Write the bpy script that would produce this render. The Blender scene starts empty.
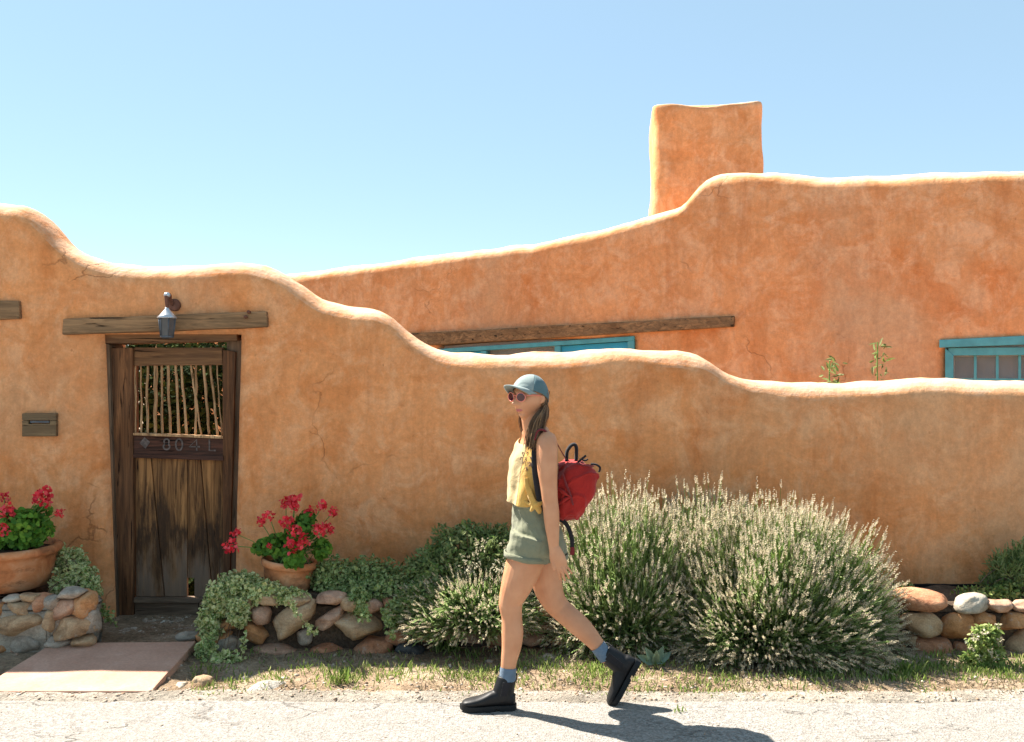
import bpy, bmesh, math, random
import numpy as np
from mathutils import Vector, Matrix, noise
rnd = random.Random(7)
NP = np.random.RandomState(11)
S = bpy.context.scene
COL = S.collection

# ------------------------------------------------------------------ camera
cam_d = bpy.data.cameras.new("camera"); cam = bpy.data.objects.new("camera", cam_d); COL.objects.link(cam)
cam.location = (0, 0, 1.7); cam.rotation_euler = (math.radians(90), 0, 0)
cam_d.sensor_width = 36; cam_d.lens = 36 * 1000 / 1024
cam_d.clip_start = 0.05; cam_d.clip_end = 3000
S.camera = cam

# ------------------------------------------------------------------ sky, sun, exposure
SUN = Vector((-0.66, 0.465, 1.0)).normalized()
el = math.asin(SUN.z); az = math.atan2(SUN.x, SUN.y)
w = bpy.data.worlds.new("World"); S.world = w; w.use_nodes = True
nt = w.node_tree; bg = nt.nodes["Background"]
sky = nt.nodes.new("ShaderNodeTexSky"); sky.sky_type = 'NISHITA'; sky.sun_disc = False
sky.sun_elevation = el; sky.sun_rotation = az
sky.air_density = 1.0; sky.dust_density = 0.25; sky.ozone_density = 1.0; sky.altitude = 2000
hz = nt.nodes.new("ShaderNodeMix"); hz.data_type = 'RGBA'; hz.inputs[0].default_value = 0.66
hz.inputs[7].default_value = (1.70, 2.50, 2.90, 1)          # even thin haze over the whole sky
nt.links.new(sky.outputs[0], hz.inputs[6]); nt.links.new(hz.outputs[2], bg.inputs[0]); bg.inputs[1].default_value = 0.063
sd = bpy.data.lights.new("sun", 'SUN'); sd.energy = 3.75; sd.angle = math.radians(0.53); sd.color = (1, 0.93, 0.83)
so = bpy.data.objects.new("sun", sd); COL.objects.link(so); so.location = (-8, 6, 12)
so.rotation_euler = SUN.to_track_quat('Z', 'Y').to_euler()
S.view_settings.view_transform = 'Standard'; S.view_settings.look = 'None'
S.view_settings.exposure = 2.15; S.view_settings.gamma = 1

# ------------------------------------------------------------------ helpers
def W(px, py, Y): return Vector(((px - 512) / 1000 * Y, Y, 1.7 - (py - 371) / 1000 * Y))
ORG = {}
def wloc(o):
    return ORG.get(o.name, Vector((0, 0, 0))) if o else Vector((0, 0, 0))
def thing(name, label, cat, loc=(0, 0, 0), group=None):
    o = bpy.data.objects.new(name, None); COL.objects.link(o); o.location = loc
    o.empty_display_size = 0.1
    o['label'] = label; o['category'] = cat
    if group: o['group'] = group
    ORG[o.name] = Vector(loc); return o
def tag(o, label=None, cat=None, group=None, kind=None):
    if label: o['label'] = label
    if cat: o['category'] = cat
    if group: o['group'] = group
    if kind: o['kind'] = kind
    return o
def mk(name, verts, faces, mat, parent=None, smooth=True, org=None, kind=None):
    """verts in world coordinates; becomes local to the parent thing's origin"""
    v = np.asarray(verts, dtype=np.float64).reshape(-1, 3)
    if parent is not None: O = wloc(parent)
    else: O = Vector(org) if org is not None else Vector((0, 0, 0))
    v = v - np.array(O)
    me = bpy.data.meshes.new(name)
    if isinstance(faces, np.ndarray):
        n, k = faces.shape
        me.vertices.add(len(v)); me.vertices.foreach_set('co', v.astype(np.float32).ravel())
        me.loops.add(n * k); me.loops.foreach_set('vertex_index', faces.astype(np.int32).ravel())
        me.polygons.add(n); me.polygons.foreach_set('loop_start', np.arange(0, n * k, k, dtype=np.int32))
        me.update(calc_edges=True)
    else:
        me.from_pydata(v.tolist(), [], faces); me.update()
    me.validate()
    if smooth: me.polygons.foreach_set('use_smooth', [True] * len(me.polygons))
    me.materials.append(mat)
    o = bpy.data.objects.new(name, me); COL.objects.link(o)
    if parent is not None:
        o.parent = parent; ORG[o.name] = O
    else:
        o.location = O; ORG[o.name] = O
    if kind: o['kind'] = kind
    return o
def join(*vf):
    V = []; F = []; n = 0
    for v, f in vf:
        V += [tuple(p) for p in v]; F += [tuple(i + n for i in q) for q in f]; n += len(v)
    return V, F
def modded(name, vf, mat, parent, mods, smooth=True):
    """build, run modifiers and keep the evaluated mesh"""
    o = mk(name, vf[0], vf[1], mat, parent, smooth)
    for m in mods:
        md = o.modifiers.new(m[0], m[0])
        for k, val in m[1].items(): setattr(md, k, val)
    bpy.context.view_layer.update()
    dg = bpy.context.evaluated_depsgraph_get()
    me = bpy.data.meshes.new_from_object(o.evaluated_get(dg))
    o.modifiers.clear(); o.data = me
    me.materials.clear(); me.materials.append(mat)
    me.polygons.foreach_set('use_smooth', [smooth] * len(me.polygons))
    return o
def box(c, s, rot=None, jit=0.0):
    v = []
    for dx in (-1, 1):
        for dy in (-1, 1):
            for dz in (-1, 1):
                p = Vector((dx * s[0] / 2, dy * s[1] / 2, dz * s[2] / 2))
                if rot: p = rot @ p
                v.append(Vector(c) + p + Vector([rnd.uniform(-jit, jit) for _ in range(3)]))
    f = [(0, 1, 3, 2), (4, 6, 7, 5), (0, 4, 5, 1), (2, 3, 7, 6), (0, 2, 6, 4), (1, 5, 7, 3)]
    return v, f
def bevbox(name, vf, mat, parent, bev=0.006, segs=2, sub=0, rough=0.0):
    bm = bmesh.new(); vs = [bm.verts.new(p) for p in vf[0]]
    for f in vf[1]: bm.faces.new([vs[i] for i in f])
    if sub: bmesh.ops.subdivide_edges(bm, edges=bm.edges[:], cuts=sub, use_grid_fill=True)
    if bev:
        es = [e for e in bm.edges if len(e.link_faces) == 2 and e.calc_face_angle(0) > 0.5]
        bmesh.ops.bevel(bm, geom=es, offset=bev, segments=segs, affect='EDGES', profile=0.6)
    bmesh.ops.recalc_face_normals(bm, faces=bm.faces[:])
    if rough:
        for v in bm.verts:
            n = noise.noise_vector(v.co * 4.3) * rough + noise.noise_vector(v.co * 19) * rough * 0.3
            v.co += n
    bm.verts.index_update()
    V = [v.co.copy() for v in bm.verts]; F = [[v.index for v in f.verts] for f in bm.faces]
    bm.free()
    o = mk(name, V, F, mat, parent, smooth=False)
    return o
def prism(pts, y0, y1):
    """polygon pts [(x,z)] extruded y0..y1"""
    n = len(pts); v = [(x, y0, z) for x, z in pts] + [(x, y1, z) for x, z in pts]
    f = [tuple(range(n)), tuple(range(2 * n - 1, n - 1, -1))]
    for i in range(n): j = (i + 1) % n; f.append((i, i + n, j + n, j))
    return v, f
def cr(P, n):
    """catmull-rom resample rows of P to n per span"""
    P = [np.array(p, float) for p in P]; out = []
    for i in range(len(P) - 1):
        p0 = P[max(i - 1, 0)]; p1 = P[i]; p2 = P[i + 1]; p3 = P[min(i + 2, len(P) - 1)]
        for k in range(n):
            t = k / n
            out.append(0.5 * ((2 * p1) + (-p0 + p2) * t + (2 * p0 - 5 * p1 + 4 * p2 - p3) * t * t + (-p0 + 3 * p1 - 3 * p2 + p3) * t ** 3))
    out.append(P[-1]); return out
def tube(pts, ra, rb=None, side=None, n=16, seg=4, cap=True):
    """lofted closed tube: ra = radius across 'side', rb = radius along the other axis"""
    if rb is None: rb = ra
    rows = [(*p, a, b) for p, a, b in zip(pts, ra, rb)]
    R = cr(rows, seg); R = np.array(R)
    P = R[:, :3]; V = []; F = []
    prev = None
    for i in range(len(P)):
        t = Vector(P[min(i + 1, len(P) - 1)] - P[max(i - 1, 0)]).normalized()
        s = Vector(side) if side is not None else (prev if prev is not None else (Vector((1, 0, 0)) if abs(t.x) < 0.8 else Vector((0, 1, 0))))
        s = (s - t * s.dot(t)).normalized()
        if side is None: prev = s
        u = t.cross(s)
        for k in range(n):
            a = 2 * math.pi * k / n
            V.append(Vector(P[i]) + s * (math.cos(a) * max(R[i, 3], 1e-4)) + u * (math.sin(a) * max(R[i, 4], 1e-4)))
    m = len(P)
    for i in range(m - 1):
        for k in range(n):
            k2 = (k + 1) % n
            F.append((i * n + k, i * n + k2, (i + 1) * n + k2, (i + 1) * n + k))
    if cap:
        F.append(tuple(range(n - 1, -1, -1))); F.append(tuple((m - 1) * n + k for k in range(n)))
    return V, F
def tubes(paths, radii, sides=3):
    """vectorised open tubes. paths (N,K,3), radii (N,K)"""
    N, K, _ = paths.shape
    t = np.gradient(paths, axis=1); t /= np.linalg.norm(t, axis=2, keepdims=True) + 1e-9
    ref = np.zeros_like(t); ref[..., 0] = 1; m = np.abs(t[..., 0]) > 0.8; ref[m] = (0, 1, 0)
    s = np.cross(t, ref); s /= np.linalg.norm(s, axis=2, keepdims=True) + 1e-9
    u = np.cross(t, s)
    a = np.arange(sides) * 2 * np.pi / sides
    V = paths[:, :, None, :] + radii[:, :, None, None] * (np.cos(a)[None, None, :, None] * s[:, :, None, :] + np.sin(a)[None, None, :, None] * u[:, :, None, :])
    V = V.reshape(-1, 3)
    i = np.arange(N)[:, None, None]; k = np.arange(K - 1)[None, :, None]; j = np.arange(sides)[None, None, :]
    j2 = (j + 1) % sides; b = (i * K + k) * sides
    F = np.stack([b + j, b + j2, b + sides + j2, b + sides + j], axis=-1).reshape(-1, 4)
    return V, F
def leaves(pos, d, up, L, Wd, fold=0.15):
    """vectorised folded diamond leaves -> verts, quads"""
    pos = np.asarray(pos); d = np.asarray(d); up = np.asarray(up)
    d = d / (np.linalg.norm(d, axis=1, keepdims=True) + 1e-9)
    s = np.cross(d, up); s /= np.linalg.norm(s, axis=1, keepdims=True) + 1e-9
    n = np.cross(s, d); L = np.asarray(L)[:, None]; Wd = np.asarray(Wd)[:, None]
    a = pos; b = pos + d * L * 0.3 + s * Wd * 0.5 + n * fold * Wd; b2 = pos + d * L * 0.72 + s * Wd * 0.36 + n * fold * Wd * .7
    c = pos + d * L - n * L * 0.12; e = pos + d * L * 0.3 - s * Wd * 0.5 + n * fold * Wd; e2 = pos + d * L * 0.72 - s * Wd * 0.36 + n * fold * Wd * .7
    V = np.stack([a, b, b2, c, e2, e], axis=1).reshape(-1, 3)
    i = np.arange(len(pos))[:, None] * 6
    F = np.concatenate([i + np.array([[0, 1, 2, 3]]), i + np.array([[0, 3, 4, 5]])], axis=0)
    return V, F
def rdir(n, zb=0.0):
    v = NP.normal(size=(n, 3)); v[:, 2] += zb
    return v / (np.linalg.norm(v, axis=1, keepdims=True) + 1e-9)
def vcat(parts):
    V = []; F = []; n = 0
    for v, f in parts:
        V.append(v); F.append(f + n); n += len(v)
    return np.concatenate(V), np.concatenate(F)

# ------------------------------------------------------------------ materials
class Mt:
    def __init__(s, name, rough=0.9, spec=0.3):
        s.m = bpy.data.materials.new(name); s.m.use_nodes = True; s.t = s.m.node_tree
        s.b = s.t.nodes["Principled BSDF"]; s.b.inputs["Roughness"].default_value = rough
        s.b.inputs["Specular IOR Level"].default_value = spec
        s.tc = s.t.nodes.new("ShaderNodeTexCoord").outputs["Object"]
    def n(s, typ, **kw):
        x = s.t.nodes.new(typ)
        for k, v in kw.items():
            if k.startswith('i_'):
                key = k[2:]; key = int(key) if key.isdigit() else key.replace('_', ' ')
                s.set(x.inputs[key], v)
            else: setattr(x, k, v)
        return x
    def set(s, inp, v):
        if isinstance(v, bpy.types.NodeSocket): s.t.links.new(v, inp)
        else: inp.default_value = v
    def map(s, scale=(1, 1, 1), loc=(0, 0, 0), rot=(0, 0, 0), src=None):
        x = s.n("ShaderNodeMapping"); s.t.links.new(src or s.tc, x.inputs[0])
        x.inputs['Location'].default_value = loc; x.inputs['Scale'].default_value = scale; x.inputs['Rotation'].default_value = rot
        return x.outputs[0]
    def noise(s, scale, detail=6, rough=0.55, vec=None, dist=0):
        x = s.n("ShaderNodeTexNoise"); s.t.links.new(vec or s.tc, x.inputs['Vector'])
        x.inputs['Scale'].default_value = scale; x.inputs['Detail'].default_value = detail
        x.inputs['Roughness'].default_value = rough; x.inputs['Distortion'].default_value = dist
        return x.outputs['Fac']
    def ramp(s, fac, stops, interp='LINEAR'):
        x = s.n("ShaderNodeValToRGB"); r = x.color_ramp; r.interpolation = interp
        while len(r.elements) < len(stops): r.elements.new(0.5)
        for e, (p, c) in zip(r.elements, stops):
            e.position = p; e.color = (*c, 1) if not isinstance(c, (int, float)) else (c, c, c, 1)
        s.t.links.new(fac, x.inputs[0]); return x.outputs[0]
    def mix(s, fac, a, b, mode='MIX'):
        x = s.n("ShaderNodeMix", data_type='RGBA', blend_type=mode)
        for inp, v in ((x.inputs[0], fac), (x.inputs[6], a), (x.inputs[7], b)):
            if isinstance(v, tuple) and len(v) == 3: v = (*v, 1)
            s.set(inp, v)
        return x.outputs[2]
    def math(s, op, a, b=0.0, clamp=False):
        x = s.n("ShaderNodeMath", operation=op, use_clamp=clamp); s.set(x.inputs[0], a); s.set(x.inputs[1], b); return x.outputs[0]
    def bump(s, h, strength=0.4, dist=0.01, prev=None):
        x = s.n("ShaderNodeBump"); x.inputs['Strength'].default_value = strength; x.inputs['Distance'].default_value = dist
        s.t.links.new(h, x.inputs['Height'])
        if prev: s.t.links.new(prev, x.inputs['Normal'])
        return x.outputs[0]
    def done(s, col=None, nrm=None, rough=None):
        if col is not None: s.set(s.b.inputs["Base Color"], (*col, 1) if isinstance(col, tuple) and len(col) == 3 else col)
        if nrm is not None: s.t.links.new(nrm, s.b.inputs["Normal"])
        if rough is not None: s.set(s.b.inputs["Roughness"], rough)
        return s.m

def adobe(name, base=(0.60, 0.275, 0.125), seed=0.0):
    A = Mt(name, 0.95, 0.15); v = A.map(loc=(seed, seed * .7, seed * .3))
    k = lambda f: tuple(min(1, c * f) for c in base)
    red = (base[0] * 0.86, base[1] * 0.66, base[2] * 0.50); pale = (base[0] * 1.08, base[1] * 1.3, base[2] * 1.65)
    big = A.noise(1.1, 9, 0.62, v, 0.4)
    c = A.ramp(big, [(0.3, red), (0.46, k(0.95)), (0.6, k(1.05)), (0.75, pale)])
    med = A.noise(4.0, 10, 0.68, v, 0.8)
    c = A.mix(A.ramp(med, [(0.46, 0.0), (0.62, 0.85)]), c, pale)
    m2 = A.noise(2.2, 9, 0.7, A.map(loc=(seed + 11, 5, 2)), 1.0)
    c = A.mix(A.ramp(m2, [(0.50, 0.0), (0.60, 0.55)]), c, (base[0] * .88, base[1] * .72, base[2] * .55))
    st = A.noise(1.0, 8, 0.65, A.map(scale=(4.2, 4.2, 0.75), loc=(seed + 3, 0, 0)), 0.3)
    c = A.mix(A.ramp(st, [(0.52, 0.0), (0.70, 0.55)]), c, (base[0] * 0.72, base[1] * 0.56, base[2] * 0.42))
    bl = A.noise(6, 8, 0.7, A.map(loc=(9 + seed, 2, 5)), 0.5)
    c = A.mix(A.ramp(bl, [(0.60, 0.0), (0.74, 0.5)]), c, (base[0] * .55, base[1] * .45, base[2] * .45))
    gp = A.noise(0.55, 6, 0.6, A.map(loc=(21 + seed, 7, 1)), 0.3)
    c = A.mix(A.ramp(gp, [(0.52, 0.0), (0.66, 0.6)]), c, (base[0] * 0.80, base[1] * 1.1, base[2] * 1.5))
    sp = A.noise(70, 4, 0.7, v)
    c = A.mix(0.3, c, A.ramp(sp, [(0.3, 0.75), (0.7, 1.22)]), 'MULTIPLY')
    ms = A.noise(22, 6, 0.7, v)
    c = A.mix(0.42, c, A.ramp(ms, [(0.3, 0.7), (0.7, 1.3)]), 'MULTIPLY')
    vs_ = A.noise(1.0, 6, 0.7, A.map(scale=(14, 14, 2.6), loc=(seed, 0, 2)), 0.6)
    c = A.mix(0.28, c, A.ramp(vs_, [(0.35, 0.78), (0.65, 1.2)]), 'MULTIPLY')
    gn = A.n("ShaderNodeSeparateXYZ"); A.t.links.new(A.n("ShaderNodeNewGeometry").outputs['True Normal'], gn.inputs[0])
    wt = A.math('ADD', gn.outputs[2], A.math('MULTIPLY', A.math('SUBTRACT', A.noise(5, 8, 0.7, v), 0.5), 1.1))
    c = A.mix(A.ramp(wt, [(0.50, 0.0), (0.90, 0.6)]), c, (0.76, 0.57, 0.42))     # rain-worn pale plaster; sunlit rim brightness also painted into the up-facing colour
    ch = A.noise(30, 5, 0.6, A.map(loc=(seed + 2, 8, 4), scale=(1, 1, .7))); chm = A.noise(1.8, 3, 0.5, A.map(loc=(seed + 31, 2, 6)))
    c = A.mix(A.math('MULTIPLY', A.ramp(ch, [(0.66, 0.0), (0.70, 0.55)]), A.ramp(chm, [(0.5, 0.0), (0.6, 1.0)])), c, (base[0] * .5, base[1] * .42, base[2] * .42))
    # cracks
    dn = A.n("ShaderNodeTexNoise"); A.t.links.new(v, dn.inputs[0]); dn.inputs['Scale'].default_value = 3.5; dn.inputs['Detail'].default_value = 7
    dv = A.n("ShaderNodeVectorMath", operation='MULTIPLY_ADD'); A.t.links.new(dn.outputs['Color'], dv.inputs[0]); dv.inputs[1].default_value = (0.5, 0.5, 0.5); A.t.links.new(v, dv.inputs[2])
    vo = A.n("ShaderNodeTexVoronoi", feature='DISTANCE_TO_EDGE'); A.t.links.new(dv.outputs[0], vo.inputs['Vector']); vo.inputs['Scale'].default_value = 1.15
    cm = A.ramp(A.noise(0.9, 4, 0.6, A.map(loc=(40 + seed, 3, 8))), [(0.55, 0.0), (0.62, 1.0)])
    ck = A.math('MULTIPLY', A.ramp(vo.outputs['Distance'], [(0.0, 1.0), (0.011, 0.0)]), cm)
    c = A.mix(A.math('MULTIPLY', ck, 0.6), c, (base[0] * .35, base[1] * .3, base[2] * .3))
    nb = A.bump(A.noise(9, 10, 0.65, v), 0.5, 0.03)
    nb = A.bump(A.noise(60, 6, 0.7, v), 0.22, 0.005, nb)
    nb = A.bump(A.math('SUBTRACT', 1.0, ck), 0.5, 0.008, nb)
    return A.done(c, nb)

def wood(name, axis, dark, light, grey=0.0, greycol=(0.22, 0.20, 0.17), zrot=None, scale=1.0):
    A = Mt(name, 0.85, 0.2)
    sc = [14 * scale] * 3; sc[axis] = 0.9 * scale
    oi = A.n("ShaderNodeObjectInfo").outputs['Random']
    off = A.n("ShaderNodeVectorMath", operation='MULTIPLY_ADD'); A.t.links.new(oi, off.inputs[0]); off.inputs[1].default_value = (17, 9, 23)
    A.t.links.new(A.tc, off.inputs[2]); v0 = off.outputs[0]
    v = A.map(scale=tuple(sc), src=v0)
    g = A.noise(2.0, 9, 0.65, v, 1.3)
    c = A.ramp(g, [(0.38, dark), (0.5, tuple((a + b) * .45 for a, b in zip(dark, light))), (0.64, light)])
    big = A.noise(3.0, 6, 0.6, A.map(scale=tuple(x / 5 for x in sc), src=v0), 0.3)
    c = A.mix(A.ramp(big, [(0.4, 0.0), (0.65, 0.6)]), c, dark)
    c = A.mix(A.math('MULTIPLY', A.ramp(A.noise(1.7, 7, 0.6, v0), [(0.35, 0.25), (0.6, 1.0)]), grey), c, greycol)
    cr_ = A.noise(3.2, 5, 0.6, v, 0.4)
    ck = A.ramp(cr_, [(0.33, 1.0), (0.38, 0.0)])
    c = A.mix(ck, c, tuple(x * 0.25 for x in dark))
    if zrot is not None:   # damp-rotted foot of the boards: ragged dark stain and bleached grey below
        sx = A.n("ShaderNodeSeparateXYZ"); A.t.links.new(A.tc, sx.inputs[0])
        h = A.math('ADD', sx.outputs[2], A.math('MULTIPLY', A.math('SUBTRACT', A.noise(1.3, 7, 0.7, A.map(scale=(6, 6, 1.2), src=v0)), 0.5), 1.5))
        st = A.ramp(h, [(max(0, zrot - .38), 0.0), (zrot - 0.05, 0.92), (zrot + 0.12, 0.0)])
        c = A.mix(st, c, (0.045, 0.026, 0.016))
        lo = A.ramp(h, [(max(0, zrot - 0.42), 0.8), (zrot - .15, 0.0)])
        c = A.mix(lo, c, (0.20, 0.145, 0.105))
    nb = A.bump(g, 0.6, 0.006); nb = A.bump(A.math('SUBTRACT', 1.0, ck), 0.8, 0.006, nb)
    return A.done(c, nb)

def stone_mat(name, a, b, c3):
    A = Mt(name, 0.88, 0.3)
    oi = A.n("ShaderNodeObjectInfo").outputs['Random']
    off = A.n("ShaderNodeVectorMath", operation='MULTIPLY_ADD'); A.t.links.new(oi, off.inputs[0]); off.inputs[1].default_value = (7, 5, 11)
    A.t.links.new(A.tc, off.inputs[2]); v = off.outputs[0]
    c = A.ramp(A.noise(9, 9, 0.65, v, 0.7), [(0.3, a), (0.5, b), (0.72, c3)])
    wv = A.noise(6, 6, 0.7, A.map(scale=(1, 1, 4.5), rot=(0.3, 0.5, 0), src=v), 0.8)
    c = A.mix(A.ramp(wv, [(0.5, 0.0), (0.7, 0.5)]), c, tuple(x * 0.6 for x in a))
    li = A.noise(16, 8, 0.75, A.map(loc=(4, 4, 4), src=v))
    c = A.mix(A.ramp(li, [(0.58, 0.0), (0.66, 0.5)]), c, (0.42, 0.40, 0.34))
    c = A.mix(0.6, c, A.ramp(A.noise(120, 4, 0.7, v), [(0.3, 0.6), (0.7, 1.35)]), 'MULTIPLY')
    nb = A.bump(A.noise(14, 10, 0.7, v), 0.7, 0.02); nb = A.bump(A.noise(90, 4, 0.7, v), 0.4, 0.004, nb)
    return A.done(c, nb)

def leaf_mat(name, cols, trans=0.35, rough=0.55, spec=0.35, blot=None):
    A = Mt(name, rough, spec)
    r = A.n("ShaderNodeNewGeometry").outputs['Random Per Island']
    n = len(cols); c = A.ramp(r, [(i / max(1, n - 1), q) for i, q in enumerate(cols)])
    if blot:
        c = A.mix(A.ramp(A.noise(95, 2, 0.5), [(0.44, 0.0), (0.56, 1.0)]), c, blot)
    c = A.mix(0.5, c, A.ramp(A.noise(7, 3, 0.5), [(0.3, 0.65), (0.7, 1.3)]), 'MULTIPLY')
    A.done(c)
    tr = A.n("ShaderNodeBsdfTranslucent"); A.t.links.new(c, tr.inputs[0])
    mx = A.n("ShaderNodeMixShader"); mx.inputs[0].default_value = trans
    A.t.links.new(A.b.outputs[0], mx.inputs[1]); A.t.links.new(tr.outputs[0], mx.inputs[2])
    A.t.links.new(mx.outputs[0], A.t.nodes["Material Output"].inputs[0]); return A.m
def plain(name, col, rough=0.6, spec=0.4, var=0.15, sc=20, bump=0.1, bd=0.003, metal=0.0):
    A = Mt(name, rough, spec); A.b.inputs['Metallic'].default_value = metal
    lo = tuple(x * (1 - var) for x in col); hi = tuple(min(1, x * (1 + var)) for x in col)
    nz = A.noise(sc, 6, 0.6)
    return A.done(A.ramp(nz, [(0.3, lo), (0.7, hi)]), A.bump(nz, bump, bd))

M = {}
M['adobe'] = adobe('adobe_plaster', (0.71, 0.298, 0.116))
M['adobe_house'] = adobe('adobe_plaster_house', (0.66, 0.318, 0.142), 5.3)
M['lintel'] = wood('weathered_lintel', 0, (0.10, 0.05, 0.022), (0.38, 0.21, 0.10), 0.3, (0.31, 0.215, 0.125))
M['beam'] = wood('house_beam', 0, (0.10, 0.055, 0.025), (0.38, 0.22, 0.10), 0.3, (0.30, 0.215, 0.13))
M['post'] = wood('door_post', 2, (0.06, 0.024, 0.010), (0.27, 0.115, 0.045), 0.12, (0.22, 0.15, 0.10))
M['postgrey'] = wood('door_post_grey', 2, (0.05, 0.03, 0.018), (0.22, 0.13, 0.075), 0.35, (0.22, 0.165, 0.115))
M['plank'] = wood('door_plank', 2, (0.07, 0.028, 0.010), (0.40, 0.19, 0.068), 0.05, (0.3, 0.22, 0.14), zrot=0.62)
M['rail'] = wood('door_rail', 0, (0.10, 0.045, 0.02), (0.33, 0.165, 0.07), 0.15, (0.24, 0.165, 0.105))
M['railgrey'] = wood('door_rail_grey', 0, (0.08, 0.05, 0.032), (0.25, 0.165, 0.105), 0.45, (0.24, 0.175, 0.125))
M['carved'] = wood('carved_rail', 0, (0.03, 0.014, 0.009), (0.13, 0.05, 0.03), 0.15, (0.12, 0.09, 0.08))
M['letter'] = plain('worn_letter_paint', (0.12, 0.095, 0.085), 0.8, 0.2, 0.5, 60)
M['stick'] = wood('peeled_stick', 2, (0.28, 0.15, 0.07), (0.70, 0.45, 0.24), 0.0)
M['slot'] = wood('slot_wood', 0, (0.09, 0.05, 0.025), (0.28, 0.18, 0.09), 0.35, (0.25, 0.19, 0.115))
M['black'] = plain('black_void', (0.01, 0.01, 0.01), 0.9, 0.1)
M['s_red'] = stone_mat('stone_red', (0.27, 0.105, 0.05), (0.46, 0.21, 0.11), (0.56, 0.31, 0.18))
M['s_tan'] = stone_mat('stone_tan', (0.25, 0.15, 0.08), (0.44, 0.29, 0.165), (0.56, 0.41, 0.26))
M['s_orange'] = stone_mat('stone_orange', (0.27, 0.12, 0.045), (0.46, 0.22, 0.09), (0.54, 0.32, 0.17))
M['s_pink'] = stone_mat('stone_pink', (0.27, 0.145, 0.09), (0.45, 0.27, 0.18), (0.55, 0.37, 0.26))
M['s_grey'] = stone_mat('stone_grey', (0.20, 0.16, 0.12), (0.34, 0.285, 0.225), (0.48, 0.42, 0.34))
M['s_pale'] = stone_mat('stone_pale', (0.27, 0.22, 0.16), (0.40, 0.345, 0.27), (0.52, 0.46, 0.37))
M['s_slate'] = stone_mat('stone_slate', (0.035, 0.035, 0.036), (0.07, 0.07, 0.07), (0.13, 0.125, 0.12))
M['mortar'] = stone_mat('mortar', (0.22, 0.175, 0.13), (0.34, 0.285, 0.22), (0.48, 0.41, 0.32))
M['terra'] = None

def terracotta():
    A = Mt('terracotta', 0.8, 0.3)
    c = A.ramp(A.noise(7, 8, 0.6, dist=0.8), [(0.3, (0.32, 0.10, 0.035)), (0.5, (0.52, 0.21, 0.085)), (0.7, (0.60, 0.33, 0.18))])
    c = A.mix(A.ramp(A.noise(5, 8, 0.7, A.map(scale=(1, 1, 2.5), loc=(3, 3, 3))), [(0.50, 0.0), (0.62, 0.75)]), c, (0.19, 0.08, 0.035))
    return A.done(c, A.bump(A.noise(12, 8, 0.6), 0.35, 0.02))
M['terra'] = terracotta()

def road_mat():
    A = Mt('asphalt_road', 0.9, 0.25)
    vo = A.n("ShaderNodeTexVoronoi"); A.t.links.new(A.tc, vo.inputs[0]); vo.inputs['Scale'].default_value = 95
    g = A.ramp(A.n("ShaderNodeSeparateColor", i_0=vo.outputs['Color']).outputs[0], [(0.0, (0.16, 0.145, 0.13)), (0.5, (0.245, 0.228, 0.208)), (1.0, (0.35, 0.328, 0.30))])
    c = A.mix(A.ramp(A.noise(1.6, 8, 0.65), [(0.35, 0.0), (0.7, 0.6)]), g, (0.26, 0.237, 0.207))
    fk = A.noise(38, 6, 0.75)
    c = A.mix(A.ramp(fk, [(0.60, 0.0), (0.68, 0.7)]), c, (0.12, 0.105, 0.09))
    # sealed cracks / seams
    v = A.map(scale=(1, 2.2, 1))
    dn = A.n("ShaderNodeTexNoise"); A.t.links.new(v, dn.inputs[0]); dn.inputs['Scale'].default_value = 5; dn.inputs['Detail'].default_value = 6
    dv = A.n("ShaderNodeVectorMath", operation='MULTIPLY_ADD'); A.t.links.new(dn.outputs['Color'], dv.inputs[0]); dv.inputs[1].default_value = (0.4,) * 3; A.t.links.new(v, dv.inputs[2])
    v2 = A.n("ShaderNodeTexVoronoi", feature='DISTANCE_TO_EDGE'); A.t.links.new(dv.outputs[0], v2.inputs['Vector']); v2.inputs['Scale'].default_value = 1.3
    ck = A.math('MULTIPLY', A.ramp(v2.outputs['Distance'], [(0.0, 1.0), (0.016, 0.0)]), A.ramp(A.noise(1.3, 4, 0.6, A.map(loc=(5, 9, 0))), [(0.5, 0.0), (0.57, 1.0)]))
    c = A.mix(A.math('MULTIPLY', ck, 0.6), c, (0.13, 0.115, 0.10))
    nb = A.bump(vo.outputs['Distance'], 0.8, 0.006); nb = A.bump(A.noise(14, 8, 0.7), 0.5, 0.02, nb); nb = A.bump(A.math('SUBTRACT', 1.0, ck), 0.8, 0.01, nb)
    return A.done(c, nb)
M['road'] = road_mat()
def dirt_mat(name, a, b, c3, peb=0.6):
    A = Mt(name, 0.95, 0.15)
    c = A.ramp(A.noise(2.4, 9, 0.7, dist=0.4), [(0.32, a), (0.5, b), (0.7, c3)])
    vo = A.n("ShaderNodeTexVoronoi"); A.t.links.new(A.tc, vo.inputs[0]); vo.inputs['Scale'].default_value = 75
    g = A.ramp(A.n("ShaderNodeSeparateColor", i_0=vo.outputs['Color']).outputs[0], [(0.0, 0.6), (1.0, 1.45)])
    c = A.mix(peb, c, g, 'MULTIPLY')
    c = A.mix(0.6, c, A.ramp(A.noise(30, 8, 0.75), [(0.3, 0.55), (0.7, 1.4)]), 'MULTIPLY')
    nb = A.bump(A.noise(22, 10, 0.75), 0.9, 0.03); nb = A.bump(vo.outputs['Distance'], 0.6, 0.006, nb)
    return A.done(c, nb)
M['verge'] = dirt_mat('verge_dirt', (0.17, 0.115, 0.07), (0.30, 0.215, 0.14), (0.42, 0.33, 0.235))
M['soil'] = dirt_mat('bed_soil', (0.06, 0.04, 0.028), (0.11, 0.075, 0.05), (0.17, 0.12, 0.085))
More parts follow.
